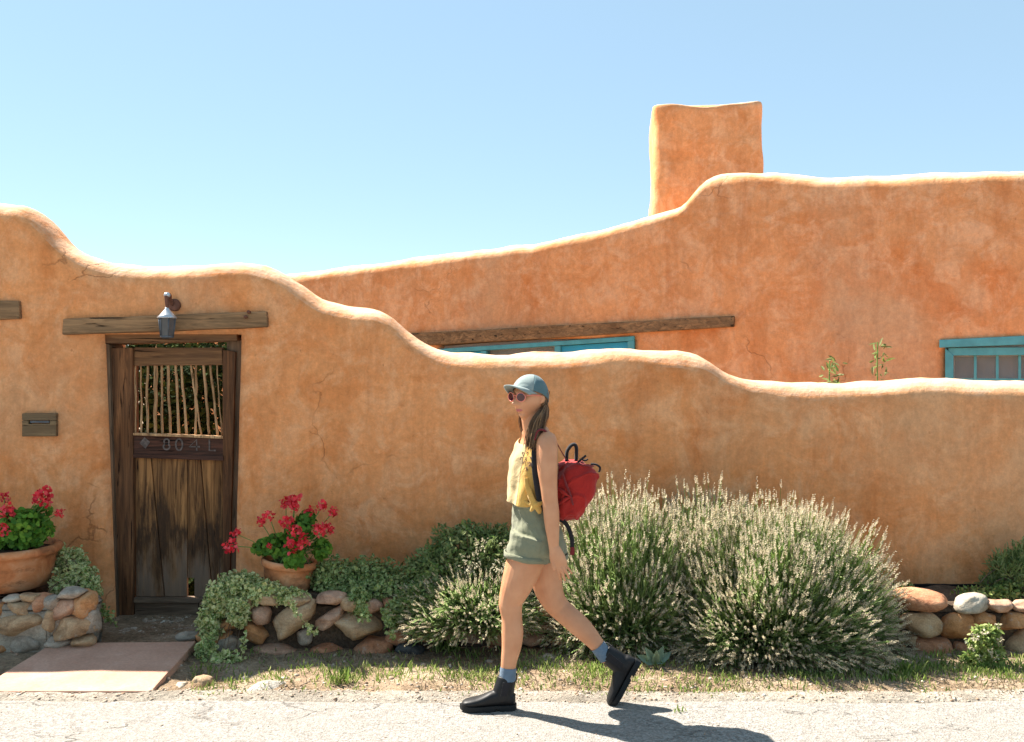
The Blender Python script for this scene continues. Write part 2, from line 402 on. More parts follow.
M['sand'] = dirt_mat('pale_grit', (0.22, 0.19, 0.15), (0.32, 0.28, 0.23), (0.42, 0.37, 0.31))
M['gravel'] = dirt_mat('path_gravel', (0.30, 0.235, 0.17), (0.43, 0.35, 0.27), (0.55, 0.47, 0.38), 0.8)
M['cement'] = dirt_mat('cement', (0.33, 0.30, 0.26), (0.42, 0.39, 0.34), (0.52, 0.49, 0.44), 0.25)
def slab_mat():
    A = Mt('sandstone_slab', 0.85, 0.25)
    c = A.ramp(A.noise(3, 9, 0.65, dist=0.3), [(0.3, (0.40, 0.22, 0.15)), (0.55, (0.50, 0.295, 0.21)), (0.75, (0.57, 0.37, 0.28))])
    c = A.mix(0.5, c, A.ramp(A.noise(60, 5, 0.7), [(0.3, 0.7), (0.7, 1.25)]), 'MULTIPLY')
    return A.done(c, A.bump(A.noise(18, 9, 0.7), 0.35, 0.01))
M['slab'] = slab_mat()
M['slabside'] = dirt_mat('slab_broken_edge', (0.12, 0.07, 0.045), (0.24, 0.14, 0.095), (0.33, 0.22, 0.16))
M['pebble'] = leaf_mat('pebbles', [(0.20, 0.15, 0.11), (0.38, 0.31, 0.24), (0.32, 0.20, 0.13), (0.55, 0.49, 0.41)], 0.0, 0.9, 0.2)
M['teal'] = plain('teal_paint', (0.075, 0.33, 0.40), 0.6, 0.35, 0.18, 9, 0.3)
M['blue'] = plain('bright_blue_paint', (0.02, 0.33, 0.55), 0.5, 0.4, 0.12, 6, 0.15)
M['curtain'] = plain('white_curtain', (0.74, 0.76, 0.76), 0.9, 0.1, 0.12, 4)
def glass():
    A = Mt('window_glass', 0.08, 0.5); A.done((0.12, 0.13, 0.14))
    tr = A.n("ShaderNodeBsdfTransparent"); tr.inputs[0].default_value = (0.85, 0.87, 0.88, 1)
    mx = A.n("ShaderNodeMixShader"); mx.inputs[0].default_value = 0.8
    A.t.links.new(A.b.outputs[0], mx.inputs[1]); A.t.links.new(tr.outputs[0], mx.inputs[2])
    A.t.links.new(mx.outputs[0], A.t.nodes["Material Output"].inputs[0]); return A.m
M['glass'] = glass()
M['tin'] = plain('lantern_tin', (0.50, 0.52, 0.55), 0.35, 0.5, 0.2, 15, 0.1, metal=0.6)
M['tindark'] = plain('lantern_dark_metal', (0.07, 0.085, 0.105), 0.45, 0.5, 0.3, 15, 0.1, metal=0.2)
M['rust'] = plain('rusty_bracket', (0.13, 0.055, 0.035), 0.7, 0.3, 0.4, 25)
M['lglass'] = plain('lantern_smoked_pane', (0.07, 0.075, 0.08), 0.2, 0.5, 0.2, 8, 0.02)
# plants
M['lav_stem'] = leaf_mat('lavender_stems', [(0.17, 0.26, 0.06), (0.31, 0.43, 0.11), (0.42, 0.52, 0.19), (0.22, 0.33, 0.11)], 0.5)
M['lav_dry'] = leaf_mat('lavender_dry_stems', [(0.10, 0.07, 0.04), (0.24, 0.17, 0.10), (0.34, 0.25, 0.15), (0.13, 0.13, 0.06)], 0.15, 0.8)
M['lav_leaf'] = leaf_mat('lavender_leaves', [(0.16, 0.25, 0.08), (0.29, 0.40, 0.14), (0.40, 0.48, 0.23)], 0.5)
M['lav_head'] = leaf_mat('lavender_heads', [(0.68, 0.58, 0.42), (0.78, 0.70, 0.52), (0.58, 0.46, 0.34), (0.66, 0.63, 0.42), (0.50, 0.42, 0.32)], 0.45, 0.8, 0.1)
M['shrub_leaf'] = leaf_mat('grey_green_leaves', [(0.08, 0.12, 0.035), (0.19, 0.25, 0.08), (0.30, 0.33, 0.15), (0.15, 0.27, 0.055)], 0.4, 0.6, 0.2)
M['shrub_flower'] = leaf_mat('cream_flowers', [(0.42, 0.37, 0.25), (0.56, 0.51, 0.37), (0.30, 0.26, 0.17)], 0.3, 0.8, 0.1)
M['brown_stem'] = plain('woody_stem', (0.13, 0.09, 0.055), 0.85, 0.2, 0.3, 30)
M['ivy'] = leaf_mat('variegated_ivy', [(0.09, 0.17, 0.03), (0.17, 0.29, 0.06), (0.28, 0.38, 0.11), (0.60, 0.62, 0.27), (0.15, 0.26, 0.05)], 0.35, 0.5, 0.25, blot=(0.66, 0.66, 0.34))
M['ivy_green'] = leaf_mat('ivy_green', [(0.06, 0.12, 0.025), (0.12, 0.22, 0.045), (0.22, 0.32, 0.08), (0.36, 0.42, 0.16)], 0.35, 0.5, 0.25, blot=(0.38, 0.44, 0.19))
M['ger_leaf'] = leaf_mat('geranium_leaves', [(0.05, 0.14, 0.02), (0.11, 0.27, 0.03), (0.20, 0.38, 0.05), (0.07, 0.18, 0.025)], 0.4, 0.6, 0.2)
M['ger_stem'] = plain('geranium_stem', (0.13, 0.24, 0.06), 0.6, 0.3)
M['petal'] = leaf_mat('red_petals', [(0.66, 0.02, 0.04), (0.85, 0.05, 0.07), (0.80, 0.10, 0.12), (0.52, 0.01, 0.025)], 0.3, 0.55, 0.3)
M['grass'] = leaf_mat('verge_grass', [(0.11, 0.19, 0.03), (0.20, 0.30, 0.06), (0.30, 0.38, 0.10), (0.40, 0.40, 0.17)], 0.35, 0.6)
M['straw'] = leaf_mat('dry_grass', [(0.19, 0.14, 0.08), (0.32, 0.25, 0.15), (0.42, 0.35, 0.22), (0.14, 0.09, 0.05)], 0.2, 0.8)
M['weed'] = leaf_mat('weed_leaves', [(0.12, 0.20, 0.04), (0.24, 0.33, 0.08), (0.40, 0.42, 0.15)], 0.35)
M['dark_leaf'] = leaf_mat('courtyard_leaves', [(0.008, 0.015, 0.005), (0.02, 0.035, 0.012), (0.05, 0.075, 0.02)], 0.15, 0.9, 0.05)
M['agave'] = leaf_mat('grey_succulent', [(0.12, 0.19, 0.13), (0.18, 0.26, 0.19)], 0.1)

# ------------------------------------------------------------------ the walls
def interp(P, x):
    xs = [p[0] for p in P]; zs = [p[1] for p in P]
    return float(np.interp(x, xs, zs))
def smooth_profile(P, width):
    def f(x):
        s = 0; ws = 0
        for k in range(-4, 5):
            g = math.exp(-(k / 2.2) ** 2); s += g * interp(P, x + k * width / 4); ws += g
        return s / ws
    return f
def wall_mesh(name, H, x0, x1, T, r, holes, mat, parent, place, step=0.045, zb=-0.3, amp=0.022, warp=None, seed=0):
    """plastered wall in local (x along, y depth, z up), cut by rectangular holes, rounded uneven top; place() maps local to world"""
    n = int((x1 - x0) / step); xs = set(np.round(np.linspace(x0, x1, n + 1), 4).tolist())
    hmax = max(H(x) for x in xs); zs = np.arange(zb, hmax, step).tolist()
    for (a, b, c, d) in holes:
        for val in (a, b):
            xs = {x for x in xs if abs(x - val) > step * 0.45} | {val}
        zs = [z for z in zs if abs(z - c) > step * 0.45 and abs(z - d) > step * 0.45] + [c, d]
    xs = sorted(xs); zs = sorted(zs)
    nc = 14; R = len(zs) + nc - 1 + len(zs)
    V = []; info = []
    for x in xs:
        h = H(x)
        col = [(0.0, min(z, h - r)) for z in zs]
        for k in range(1, nc):
            a = math.pi * k / nc
            ca = math.cos(a); sa = math.sin(a)
            e = 1.0
            col.append((T / 2 - T / 2 * math.copysign(abs(ca) ** e, ca), h - r + r * sa ** e))
        col += [(T, min(z, h - r)) for z in reversed(zs)]
        for y, z in col:
            p = Vector((x, y, z)); q = p + Vector((seed, seed, 0))
            d = noise.noise(q * 0.9) * amp * 1.6 + noise.noise(q * 3.1) * amp * 0.5 + noise.noise(q * 9) * amp * 0.22
            top = max(0.0, min(1.0, (z - (h - r - 0.08)) / 0.2))
            sgn = -1 if y < T / 2 else 1
            yy = y + sgn * d
            zz = z + top * (noise.noise(q * 2.3) * 0.02 + noise.noise(q * 7) * 0.010 + noise.noise(q * 19) * 0.004)
            if y < T / 2:
                for (a_, b_, c_, d_) in holes:
                    dx = max(a_ - x, x - b_, 0); dz = max(c_ - z, z - d_, 0); dd = math.hypot(dx, dz)
                    if dd < 0.08: yy += (1 - dd / 0.08) ** 2 * 0.035
            xx = x + (warp(x, z) if warp else 0)
            V.append(place(xx, yy, zz))
    F = []
    nz = len(zs)
    for i in range(len(xs) - 1):
        xm = (xs[i] + xs[i + 1]) / 2
        for j in range(R - 1):
            a, b, c, d = i * R + j, (i + 1) * R + j, (i + 1) * R + j + 1, i * R + j + 1
            if j < nz - 1: zm = (zs[j] + zs[j + 1]) / 2
            elif j >= R - nz: jj = R - 1 - j - 1; zm = (zs[jj] + zs[jj + 1]) / 2
            else: zm = 1e9
            if any(h[0] < xm < h[1] and h[2] < zm < h[3] for h in holes): continue
            F.append((a, b, c, d))
    def idx(xv, zv, back):
        i = xs.index(xv) if xv in xs else min(range(len(xs)), key=lambda k: abs(xs[k] - xv))
        j = min(range(nz), key=lambda k: abs(zs[k] - zv))
        return i * R + (R - 1 - j if back else j)
    for (a_, b_, c_, d_) in holes:
        zl = [z for z in zs if c_ - 1e-6 <= z <= d_ + 1e-6]; xl = [x for x in xs if a_ - 1e-6 <= x <= b_ + 1e-6]
        for xv in (a_, b_):
            for k in range(len(zl) - 1):
                F.append((idx(xv, zl[k], 0), idx(xv, zl[k + 1], 0), idx(xv, zl[k + 1], 1), idx(xv, zl[k], 1)))
        for zv in (c_, d_):
            for k in range(len(xl) - 1):
                F.append((idx(xl[k], zv, 0), idx(xl[k + 1], zv, 0), idx(xl[k + 1], zv, 1), idx(xl[k], zv, 1)))
    for i in (0, len(xs) - 1):       # end caps
        for j in range(nz - 1): F.append((i * R + j, i * R + j + 1, i * R + R - 2 - j, i * R + R - 1 - j))
    bm = bmesh.new(); vs = [bm.verts.new(p) for p in V]
    for f in F:
        try: bm.faces.new([vs[i] for i in f])
        except ValueError: pass
    bmesh.ops.remove_doubles(bm, verts=bm.verts[:], dist=0.0008)
    bmesh.ops.recalc_face_normals(bm, faces=bm.faces[:])
    bm.verts.index_update()
    VV = [v.co.copy() for v in bm.verts]; FF = [[v.index for v in f.verts] for f in bm.faces]; bm.free()
    return mk(name, VV, FF, mat, parent, smooth=True)

YW = 6.8                       # garden wall front plane
TW = 0.42
# silhouette of the garden wall top, read at its middle depth
prof_px = [(-500, 190), (-120, 196), (0, 203), (30, 206), (48, 220), (62, 238), (80, 252), (110, 261), (150, 266), (190, 266), (235, 263), (260, 265), (280, 272), (300, 285),
           (322, 301), (345, 307), (375, 308), (392, 316), (410, 334), (430, 346), (450, 352), (500, 355), (560, 352), (620, 348), (680, 351), (702, 358),
           (722, 370), (745, 379), (790, 383), (860, 381), (940, 378), (1024, 381), (1100, 384), (1500, 388)]
YT = YW + 0.16
PW = [((px - 512) / 1000 * YT, 1.7 - (py - 371) / 1000 * YT) for px, py in prof_px]
HW = smooth_profile(PW, 0.09)
dx0, dx1, dz1 = W(107, 0, YW).x, W(237, 0, YW).x, W(0, 334, YW).z
wall = thing('garden_wall', 'long low adobe wall with stepped curving top running behind the woman, gate at its left', 'wall', (0, YW, 0))
def warpW(x, z):
    t = max(0, min(1, z / dz1)) - 0.5
    wl = max(0, 1 - abs(x - dx0) / 0.25); wr = max(0, 1 - abs(x - dx1) / 0.25)
    return -0.075 * t * wl + 0.04 * t * wr
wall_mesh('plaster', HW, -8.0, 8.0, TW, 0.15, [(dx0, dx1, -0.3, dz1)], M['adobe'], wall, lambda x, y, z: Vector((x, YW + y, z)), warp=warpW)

# lintel over the gate, beam end at far left
def beam_px(name, corners, y0, y1, mat, parent, bev=0.008, rough=0.004, sub=3, Yref=None):
    Yr = Yref or y0
    pts = [((px - 512) / 1000 * Yr, 1.7 - (py - 371) / 1000 * Yr) for px, py in corners]
    return bevbox(name, prism(pts, y0, y1), mat, parent, bev, 2, sub if len(corners) == 4 else 0, rough)
beam_px('lintel', [(62, 335), (267, 327), (266, 311), (63, 319)], YW - 0.05, YW + 0.3, M['lintel'], wall, 0.012, 0.006, 6)
beam_px('beam_end', [(-14, 320), (19, 319), (19, 301), (-14, 301)], YW - 0.03, YW + 0.2, M['lintel'], wall, 0.01, 0.006, 3)
for px, py in ((246, 317), (249, 312)):
    c = W(px, py, YW - 0.06)
    v, f = tube([c + Vector((0, 0.03, 0)), c + Vector((0, -0.015, 0)), c + Vector((0, -0.03, 0.002))], [0.008, 0.013, 0.004], n=8, seg=2)
    mk('nail_stub', v, f, M['rust'], wall)

# wooden slot plate in the wall
c = W(40, 425, YW - 0.02)
slot = thing('mail_slot', 'weathered wooden plate with a dark letter slot, set in the wall left of the gate', 'mail slot', (c.x, c.y, c.z - 0.085))
hx, hz = 0.116, 0.078
a = c + Vector((0, 0.0, 0))
for nm, (cx, cz, sx, sz) in {'plate': (0, -0.035, 2 * hx, 2 * hz - 0.07), 'plate_top': (0, 0.056, 2 * hx, 0.048), 'plate_side': (-0.094, 0.016, 0.044, 0.031)}.items():
    bevbox(nm, box(a + Vector((cx, 0.01, cz)), (sx - 0.001, 0.05, sz - 0.001)), M['slot'], slot, 0.005, 2, 2, 0.002)
bevbox('plate_side', box(a + Vector((0.094, 0.01, 0.016)), (0.043, 0.05, 0.030)), M['slot'], slot, 0.004, 1, 1, 0.002)
bevbox('slot_back', box(a + Vector((0, 0.045, 0.016)), (0.16, 0.01, 0.04)), M['black'], slot, 0)
bevbox('slot_flap', box(a + Vector((0, 0.0, 0.022)), (0.13, 0.008, 0.014)), M['tindark'], slot, 0.002)

# ------------------------------------------------------------------ gate
YG = YW + 0.12
gx = lambda px, Y=YG: (px - 512) / 1000 * Y
gz = lambda py, Y=YG: 1.7 - (py - 371) / 1000 * Y
gate = thing('wooden_gate', 'old brown plank gate with a grille of peeled sticks, between weathered posts', 'gate', (gx(172), YG, 0))
def gp(name, corners, y0, y1, mat, bev=0.006, rough=0.003, sub=3):
    pts = [(gx(px), gz(py)) for px, py in corners]
    return bevbox(name, prism(pts, y0, y1), mat, gate, bev, 2, sub, rough)
gp('jamb', [(108, 622), (121, 622), (112, 345), (98, 336), (102, 500)], YG - 0.05, YG + 0.20, M['postgrey'], 0.006, 0.003, 0)
gp('jamb', [(112, 620), (134.5, 620), (133.5, 348), (108, 348)], YG - 0.02, YG + 0.10, M['post'], 0.008, 0.004, 6)
gp('jamb', [(230.5, 622), (245, 622), (247, 340), (226, 340), (230.5, 470)], YG + 0.02, YG + 0.18, M['postgrey'], 0.006, 0.003, 0)
gp('header', [(98, 344.5), (240, 341), (238, 331), (96, 334)], YG - 0.06, YG + 0.16, M['rail'], 0.006, 0.004, 4)
gp('top_rail', [(133.8, 366), (222.5, 365), (222, 347.5), (134, 347.5)], YG, YG + 0.055, M['rail'], 0.006, 0.003, 4)
gp('stile', [(223.3, 596), (229.3, 596), (236, 352), (223, 350)], YG - 0.01, YG + 0.06, M['post'], 0.006, 0.003, 4)
gp('carved_rail', [(133.8, 455), (224.4, 458), (224, 437.5), (133.8, 434)], YG - 0.005, YG + 0.055, M['carved'], 0.005, 0.003, 4)
gp('rail_ledge', [(134.2, 435), (223.6, 438.5), (223.4, 436), (134.2, 432.6)], YG - 0.02, YG + 0.03, M['stick'], 0.002, 0.0015, 2)
gp('carved_moulding', [(134.2, 457.5), (224, 460.5), (224, 455.5), (134.2, 453.5)], YG - 0.022, YG - 0.007, M['carved'], 0.003, 0.002, 2)
pl = [([(136, 597), (163.6, 597), (150.2, 458), (135, 457)],), ([(164.4, 597), (186.6, 597), (187, 459), (151, 458)],),
      ([(187.6, 578), (194.3, 578), (194.3, 597), (211.8, 597), (199.8, 460), (187.8, 460)],), ([(212.5, 597), (222.9, 597), (222.9, 460), (200.6, 460)],)]
for k, (c4,) in enumerate(pl):
    gp('plank', c4, YG + 0.005 + 0.006 * (k % 2), YG + 0.04, M['plank'], 0.003, 0.0025, 6 if len(c4) == 4 else 0)
gp('bottom_rail', [(134.8, 602.5), (222.5, 602.5), (222.5, 597.5), (134.8, 597.5)], YG - 0.02, YG + 0.05, M['railgrey'], 0.004, 0.003, 4)
gp('kick_board', [(134.8, 617), (222.5, 617), (222.5, 603), (134.8, 603)], YG + 0.0, YG + 0.05, M['railgrey'], 0.004, 0.003, 4)
gp('sill', [(112, 623), (238, 623), (238, 618), (112, 618)], YG - 0.06, YG + 0.2, M['railgrey'], 0.006, 0.004, 4)
sticks = [(134, 134.5, .8), (139, 140, .8), (146, 146, 1), (154, 154.5, 1.5), (160, 161.5, .9), (166.5, 169.5, 1.1), (174, 178, 1), (180, 185.5, .95), (189, 201, .8), (195, 194.5, 1), (202, 209, 1.1), (209, 217, .9), (216, 221, .6)]
for a_, b_, k in sticks:
    top = Vector((gx(a_), YG + 0.028, gz(362))); bot = Vector((gx(b_), YG + 0.022, gz(437)))
    P = []
    for i in range(7):
        t = i / 6; p = top.lerp(bot, t); p.x += rnd.uniform(-.004, .004) * (1 if 0 < i < 6 else 0); p.y += rnd.uniform(-.005, .005); P.append(p)
    v, f = tube(P, [0.0088 * k * rnd.uniform(.85, 1.15) for _ in P], n=8, seg=2)
    mk('stick', v, f, M['stick'], gate)
# worn characters painted on the carved rail: diamond, 8, 0, 4, L
def stroke(name, pts, wd):
    V = []; F = []
    for i, (x, z) in enumerate(pts):
        p0 = pts[max(i - 1, 0)]; p1 = pts[min(i + 1, len(pts) - 1)]
        t = Vector((p1[0] - p0[0], p1[1] - p0[1])).normalized(); nx, nz_ = -t.y, t.x
        V += [(x + nx * wd, yl, z + nz_ * wd), (x - nx * wd, yl, z - nz_ * wd), (x + nx * wd, yl + .006, z + nz_ * wd), (x - nx * wd, yl + .006, z - nz_ * wd)]
        if i:
            b = 4 * i; a_ = b - 4
            F += [(a_, b, b + 1, a_ + 1), (a_, a_ + 2, b + 2, b), (a_ + 1, b + 1, b + 3, a_ + 3)]
    e = len(V) - 4; F += [(0, 1, 3, 2), (e, e + 2, e + 3, e + 1)]
    return V, F
yl = YG - 0.0095
def glyph(kind, cpx, cpy, w_, h_):
    X = lambda u: gx(cpx + u * w_ / 2); Z = lambda v_: gz(cpy - v_ * h_ / 2)
    circ = lambda cx, cz, rx, rz, n=16: [(X(cx + rx * math.cos(2 * math.pi * i / n)), Z(cz + rz * math.sin(2 * math.pi * i / n))) for i in range(n + 1)]
    if kind == '8': parts = [circ(0, .45, .6, .45), circ(0, -.45, .75, .5)]
    elif kind == '0': parts = [circ(0, 0, .75, .95)]
    elif kind == '4': parts = [[(X(.9), Z(-.3)), (X(-.9), Z(-.3)), (X(.35), Z(1)), (X(.35), Z(-1))]]
    else: parts = [[(X(-.5), Z(1)), (X(-.5), Z(-.9)), (X(.9), Z(-.9))]]
    return join(*[stroke('g', p, 0.0055) for p in parts])
dm = prism([(gx(140), gz(443)), (gx(145), gz(437)), (gx(150.5), gz(442)), (gx(146), gz(448.5))], yl, yl + 0.006)
gs = [glyph('8', 167, 444, 8.5, 11.5), glyph('0', 179.5, 444.5, 9, 12), glyph('4', 195, 445, 12, 11), glyph('L', 212, 445, 9, 12)]
for g_ in [dm] + gs: mk('painted_mark', g_[0], g_[1], M['letter'], gate, smooth=False)

# lantern above the gate
c = W(167, 318, YW - 0.15)
lan = thing('wall_lantern', 'small tin lantern with a pale cone cap on a rusty bracket above the gate', 'lantern', (c.x, c.y, c.z - 0.14))
def lathe(cx, cy, prof, n=24, z0=0.0, rough=0.0, cap=True):
    V = []; F = []
    for r_, z in prof:
        for k in range(n):
            a_ = 2 * math.pi * k / n; rr = r_
            p = Vector((cx + rr * math.cos(a_), cy + rr * math.sin(a_), z0 + z))
            if rough: p += noise.noise_vector(p * 4) * rough
            V.append(p)
    m = len(prof)
    for i in range(m - 1):
        for k in range(n): k2 = (k + 1) % n; F.append((i * n + k, i * n + k2, (i + 1) * n + k2, (i + 1) * n + k))
    if cap: F.append(tuple(range(n - 1, -1, -1))); F.append(tuple((m - 1) * n + k for k in range(n)))
    return V, F
zt = W(0, 318, c.y).z
mk('cap', *lathe(c.x, c.y, [(0.062, -0.002), (0.064, 0.004), (0.045, 0.022), (0.026, 0.045), (0.014, 0.062), (0.010, 0.075)], 20, zt), M['tin'], lan)
V = []; F = []
mk('lantern_body', *lathe(c.x, c.y, [(0.040, -0.125), (0.043, -0.12), (0.054, -0.004)], 6, zt), M['lglass'], lan, smooth=False)
for k in range(6):
    a_ = math.pi * 2 * k / 6
    p0 = Vector((c.x + .043 * math.cos(a_), c.y + .043 * math.sin(a_), zt - .124)); p1 = Vector((c.x + .056 * math.cos(a_), c.y + .056 * math.sin(a_), zt - .003))
    mk('frame_bar', *tube([p0, p1], [.004, .004], n=5, seg=1), M['tindark'], lan)
mk('base_ring', *lathe(c.x, c.y, [(0.030, -0.135), (0.046, -0.128), (0.046, -0.120), (0.03, -0.119)], 12, zt), M['tindark'], lan)
wb = W(174, 305, YW - 0.012)
v, f = tube([wb + Vector((0, .03, 0)), wb + Vector((0, -.012, 0)), wb + Vector((0, -.018, 0))], [.042, .042, .030], n=20, seg=2)
mk('wall_plate', v, f, M['rust'], lan)
tp = Vector((c.x + .002, c.y, zt + 0.07))
arm = [wb + Vector((-.004, -.01, 0)), wb + Vector((-.012, -.05, .035)), tp + Vector((.004, .03, .08)), tp + Vector((.0, -.005, .085)), tp + Vector((0, -.012, .05)), tp]
mk('bracket', *tube(arm, [.013, .014, .015, .017, .013, .012], n=10), M['rust'], lan)
mk('finial', *lathe(tp.x, tp.y - .004, [(.006, .062), (.020, .072), (.023, .084), (.015, .097), (.003, .1)], 12, tp.z), M['tin'], lan)

# ------------------------------------------------------------------ house behind
def HY(px): return 11.44 / (1 + 0.45 * (px - 512) / 1000)
hd = Vector((1, -0.45, 0)).normalized(); hn = Vector((0.45, 1, 0)).normalized()   # along the front, into the house
HO = Vector((0, 11.44, 0))
def hplace(x, y, z): p = HO + hd * x + hn * y; return Vector((p.x, p.y, z))
def hu(px, py):
    Y = HY(px); p = W(px, py, Y); return (p - HO).dot(hd), p.z
hp = [(100, 300), (200, 285), (270, 275), (300, 272), (340, 268), (380, 262), (450, 253), (530, 243), (600, 229), (640, 217), (665, 213), (680, 207), (690, 194), (700, 183), (714, 176), (740, 173),
      (770, 174), (820, 178), (870, 177), (940, 174), (1024, 171), (1150, 168), (1400, 166)]
HH = smooth_profile([hu(q[0], q[1] - 5 if q[0] > 640 else q[1] - 2) for q in hp], 0.12)
house = thing('adobe_house', 'adobe house behind the garden wall with square chimney and blue windows', 'house', (0, 11.44, 0))
u0, _ = hu(150, 300); u1, _ = hu(1400, 300)
wl, zl = hu(438, 349); wr, zr = hu(634, 336)
r0, rz = hu(945, 343); r1, _ = hu(1052, 343)
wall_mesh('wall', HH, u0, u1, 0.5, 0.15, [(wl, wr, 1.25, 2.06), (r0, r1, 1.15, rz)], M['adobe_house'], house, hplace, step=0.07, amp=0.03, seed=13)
# side walls, back wall and roof slab
for (a_, b_, nm) in ((u0, u0 + .5, 'side_wall'), (u1 - .5, u1, 'side_wall')):
    h_ = HH((a_ + b_) / 2) - .25
    v = [hplace(x, y, z) for x in (a_ + .02, b_ - .02) for y in (0.45, 6.5) for z in (-.3, h_)]
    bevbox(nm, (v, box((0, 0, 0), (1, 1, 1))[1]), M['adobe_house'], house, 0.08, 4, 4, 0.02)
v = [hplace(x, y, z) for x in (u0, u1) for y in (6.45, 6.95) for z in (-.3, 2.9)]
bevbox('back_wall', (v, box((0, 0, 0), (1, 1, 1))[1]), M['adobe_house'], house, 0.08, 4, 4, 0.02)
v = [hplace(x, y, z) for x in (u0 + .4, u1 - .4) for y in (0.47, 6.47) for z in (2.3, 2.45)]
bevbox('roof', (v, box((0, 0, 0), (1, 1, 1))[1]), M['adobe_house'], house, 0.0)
# chimney
cy = 0.75
def cu(px, py, off):  # point on plane parallel to the front, off metres behind
    a_ = (px - 512) / 1000; Y = (11.44 + off * 1.0966) / (1 + .45 * a_); p = W(px, py, Y); return (p - HO).dot(hd), p.z
cl, czt = cu(650, 107, cy); crr, czt2 = cu(759, 101, cy)
CRC, CRS = math.cos(math.radians(6.5)), math.sin(math.radians(6.5)); CC_ = hplace((cl + crr) / 2, cy + .5, 0); CY0 = CC_.y; CX0 = (W(652, 0, CY0 - .5).x + W(767, 0, CY0 - .5).x) / 2
hwid = (W(767, 0, CY0 - .5).x - W(652, 0, CY0 - .5).x) / 2 - .02
n_ = 22; V = []; F = []; rows = 70
for j in range(rows):
    t = j / (rows - 1)
    inset = 0.0 if t < 0.95 else 0.07 * (1 - math.sqrt(max(0, 1 - ((t - .95) / .05) ** 2)))
    for k in range(4 * n_):
        s_, i = divmod(k, n_); q = i / n_ * 2 - 1
        x, y = [(q, -1), (1, q), (-q, 1), (-1, -q)][s_]
        p = 6.5; L = (abs(x) ** p + abs(y) ** p) ** (1 / p); x /= L ** .9; y /= L ** .9
        flare = 0.05 * max(0, 1 - t * 3) 
        xx = (cl + crr) / 2 + x * (hwid + flare - inset); yy = cy + .5 + y * (.5 + flare - inset)
        zt_ = czt - .06 + (czt2 - czt + .09) * (x + 1) / 2 - 0.03 * math.cos(x * 3)
        zz = 2.3 + (zt_ - 2.3) * (min(t, .97) / .97 if t < .97 else 1) + (0.02 * (t - .97) / .03 if t > .97 else 0)
        pp = Vector((xx, yy, zz)); d = noise.noise(pp * 1.6) * .04 + noise.noise(pp * 5) * .014
        lx = xx - (cl + crr) / 2 + x * d; ly = yy - (cy + .5) + y * d
        V.append(Vector((CX0 + .04 + lx * CRC + ly * CRS, CY0 - lx * CRS + ly * CRC, zz + (noise.noise(pp * 3) * .03 if t > .85 else 0))))
for j in range(rows - 1):
    for k in range(4 * n_):
        k2 = (k + 1) % (4 * n_); F.append((j * 4 * n_ + k, j * 4 * n_ + k2, (j + 1) * 4 * n_ + k2, (j + 1) * 4 * n_ + k))
F.append(tuple((rows - 1) * 4 * n_ + k for k in range(4 * n_)))
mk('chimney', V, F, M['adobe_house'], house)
# beam over the transom window
def hbar(name, p, y0, y1, mat, parent, bev=.006, rough=0.0, sub=2):
    """p = four (u,z) corners"""
    v, f = prism(p, y0, y1); v = [hplace(*q) for q in v]
    return bevbox(name, (v, f), mat, parent, bev, 2, sub, rough)
hbar('beam', [hu(405, 347), hu(735, 327), hu(735, 316), hu(405, 334)], -0.05, 0.35, M['beam'], house, .012, .01, 7)
# transom window under the beam, painted frame with three lights
win = hbar('window', [(wl, zl - .05), (wr, zr - .05), (wr, zr), (wl, zl)], 0.0, 0.14, M['teal'], house, .004)
hbar('frame', [(wr - .075, 1.27), (wr, 1.27), (wr, zr - .052), (wr - .075, zr - .055)], 0.004, 0.135, M['teal'], win, .004)
hbar('frame', [(wl, 1.27), (wl + .075, 1.27), (wl + .075, zl - .055), (wl, zl - .055)], 0.004, 0.135, M['teal'], win, .004)
hbar('frame', [(wl + .075, 1.25), (wr - .075, 1.25), (wr - .075, 1.32), (wl + .075, 1.32)], 0.004, 0.135, M['teal'], win, .004)
m1 = hu(483, 345)[0]; m2 = hu(557, 341)[0]
for m_ in (m1, m2):
    zz = zl + (zr - zl) * (m_ - wl) / (wr - wl) - .055
    hbar('mullion', [(m_ - .035, 1.32), (m_ + .035, 1.32), (m_ + .035, zz), (m_ - .035, zz)], 0.01, 0.125, M['teal'], win, .004)
for a_, b_, mt in ((wl + .075, m1 - .035, 'blue'), (m1 + .035, m2 - .035, 'glass'), (m2 + .035, wr - .075, 'blue')):
    za = zl + (zr - zl) * (a_ - wl) / (wr - wl) - .056; zb_ = zl + (zr - zl) * (b_ - wl) / (wr - wl) - .056
    if mt == 'blue':
        hbar('shutter_panel', [(a_ + .001, 1.321), (b_ - .001, 1.321), (b_ - .001, zb_), (a_ + .001, za)], 0.05, 0.075, M['blue'], win, .003)
    else:
        hbar('pane', [(a_, 1.321), (b_, 1.321), (b_, zb_), (a_, za)], 0.06, 0.066, M['glass'], win, 0, sub=0)
hbar('curtain', [(wl, 1.2), (wr, 1.2), (wr, 2.06), (wl, 2.06)], 0.16, 0.17, M['curtain'], win, 0, sub=0)
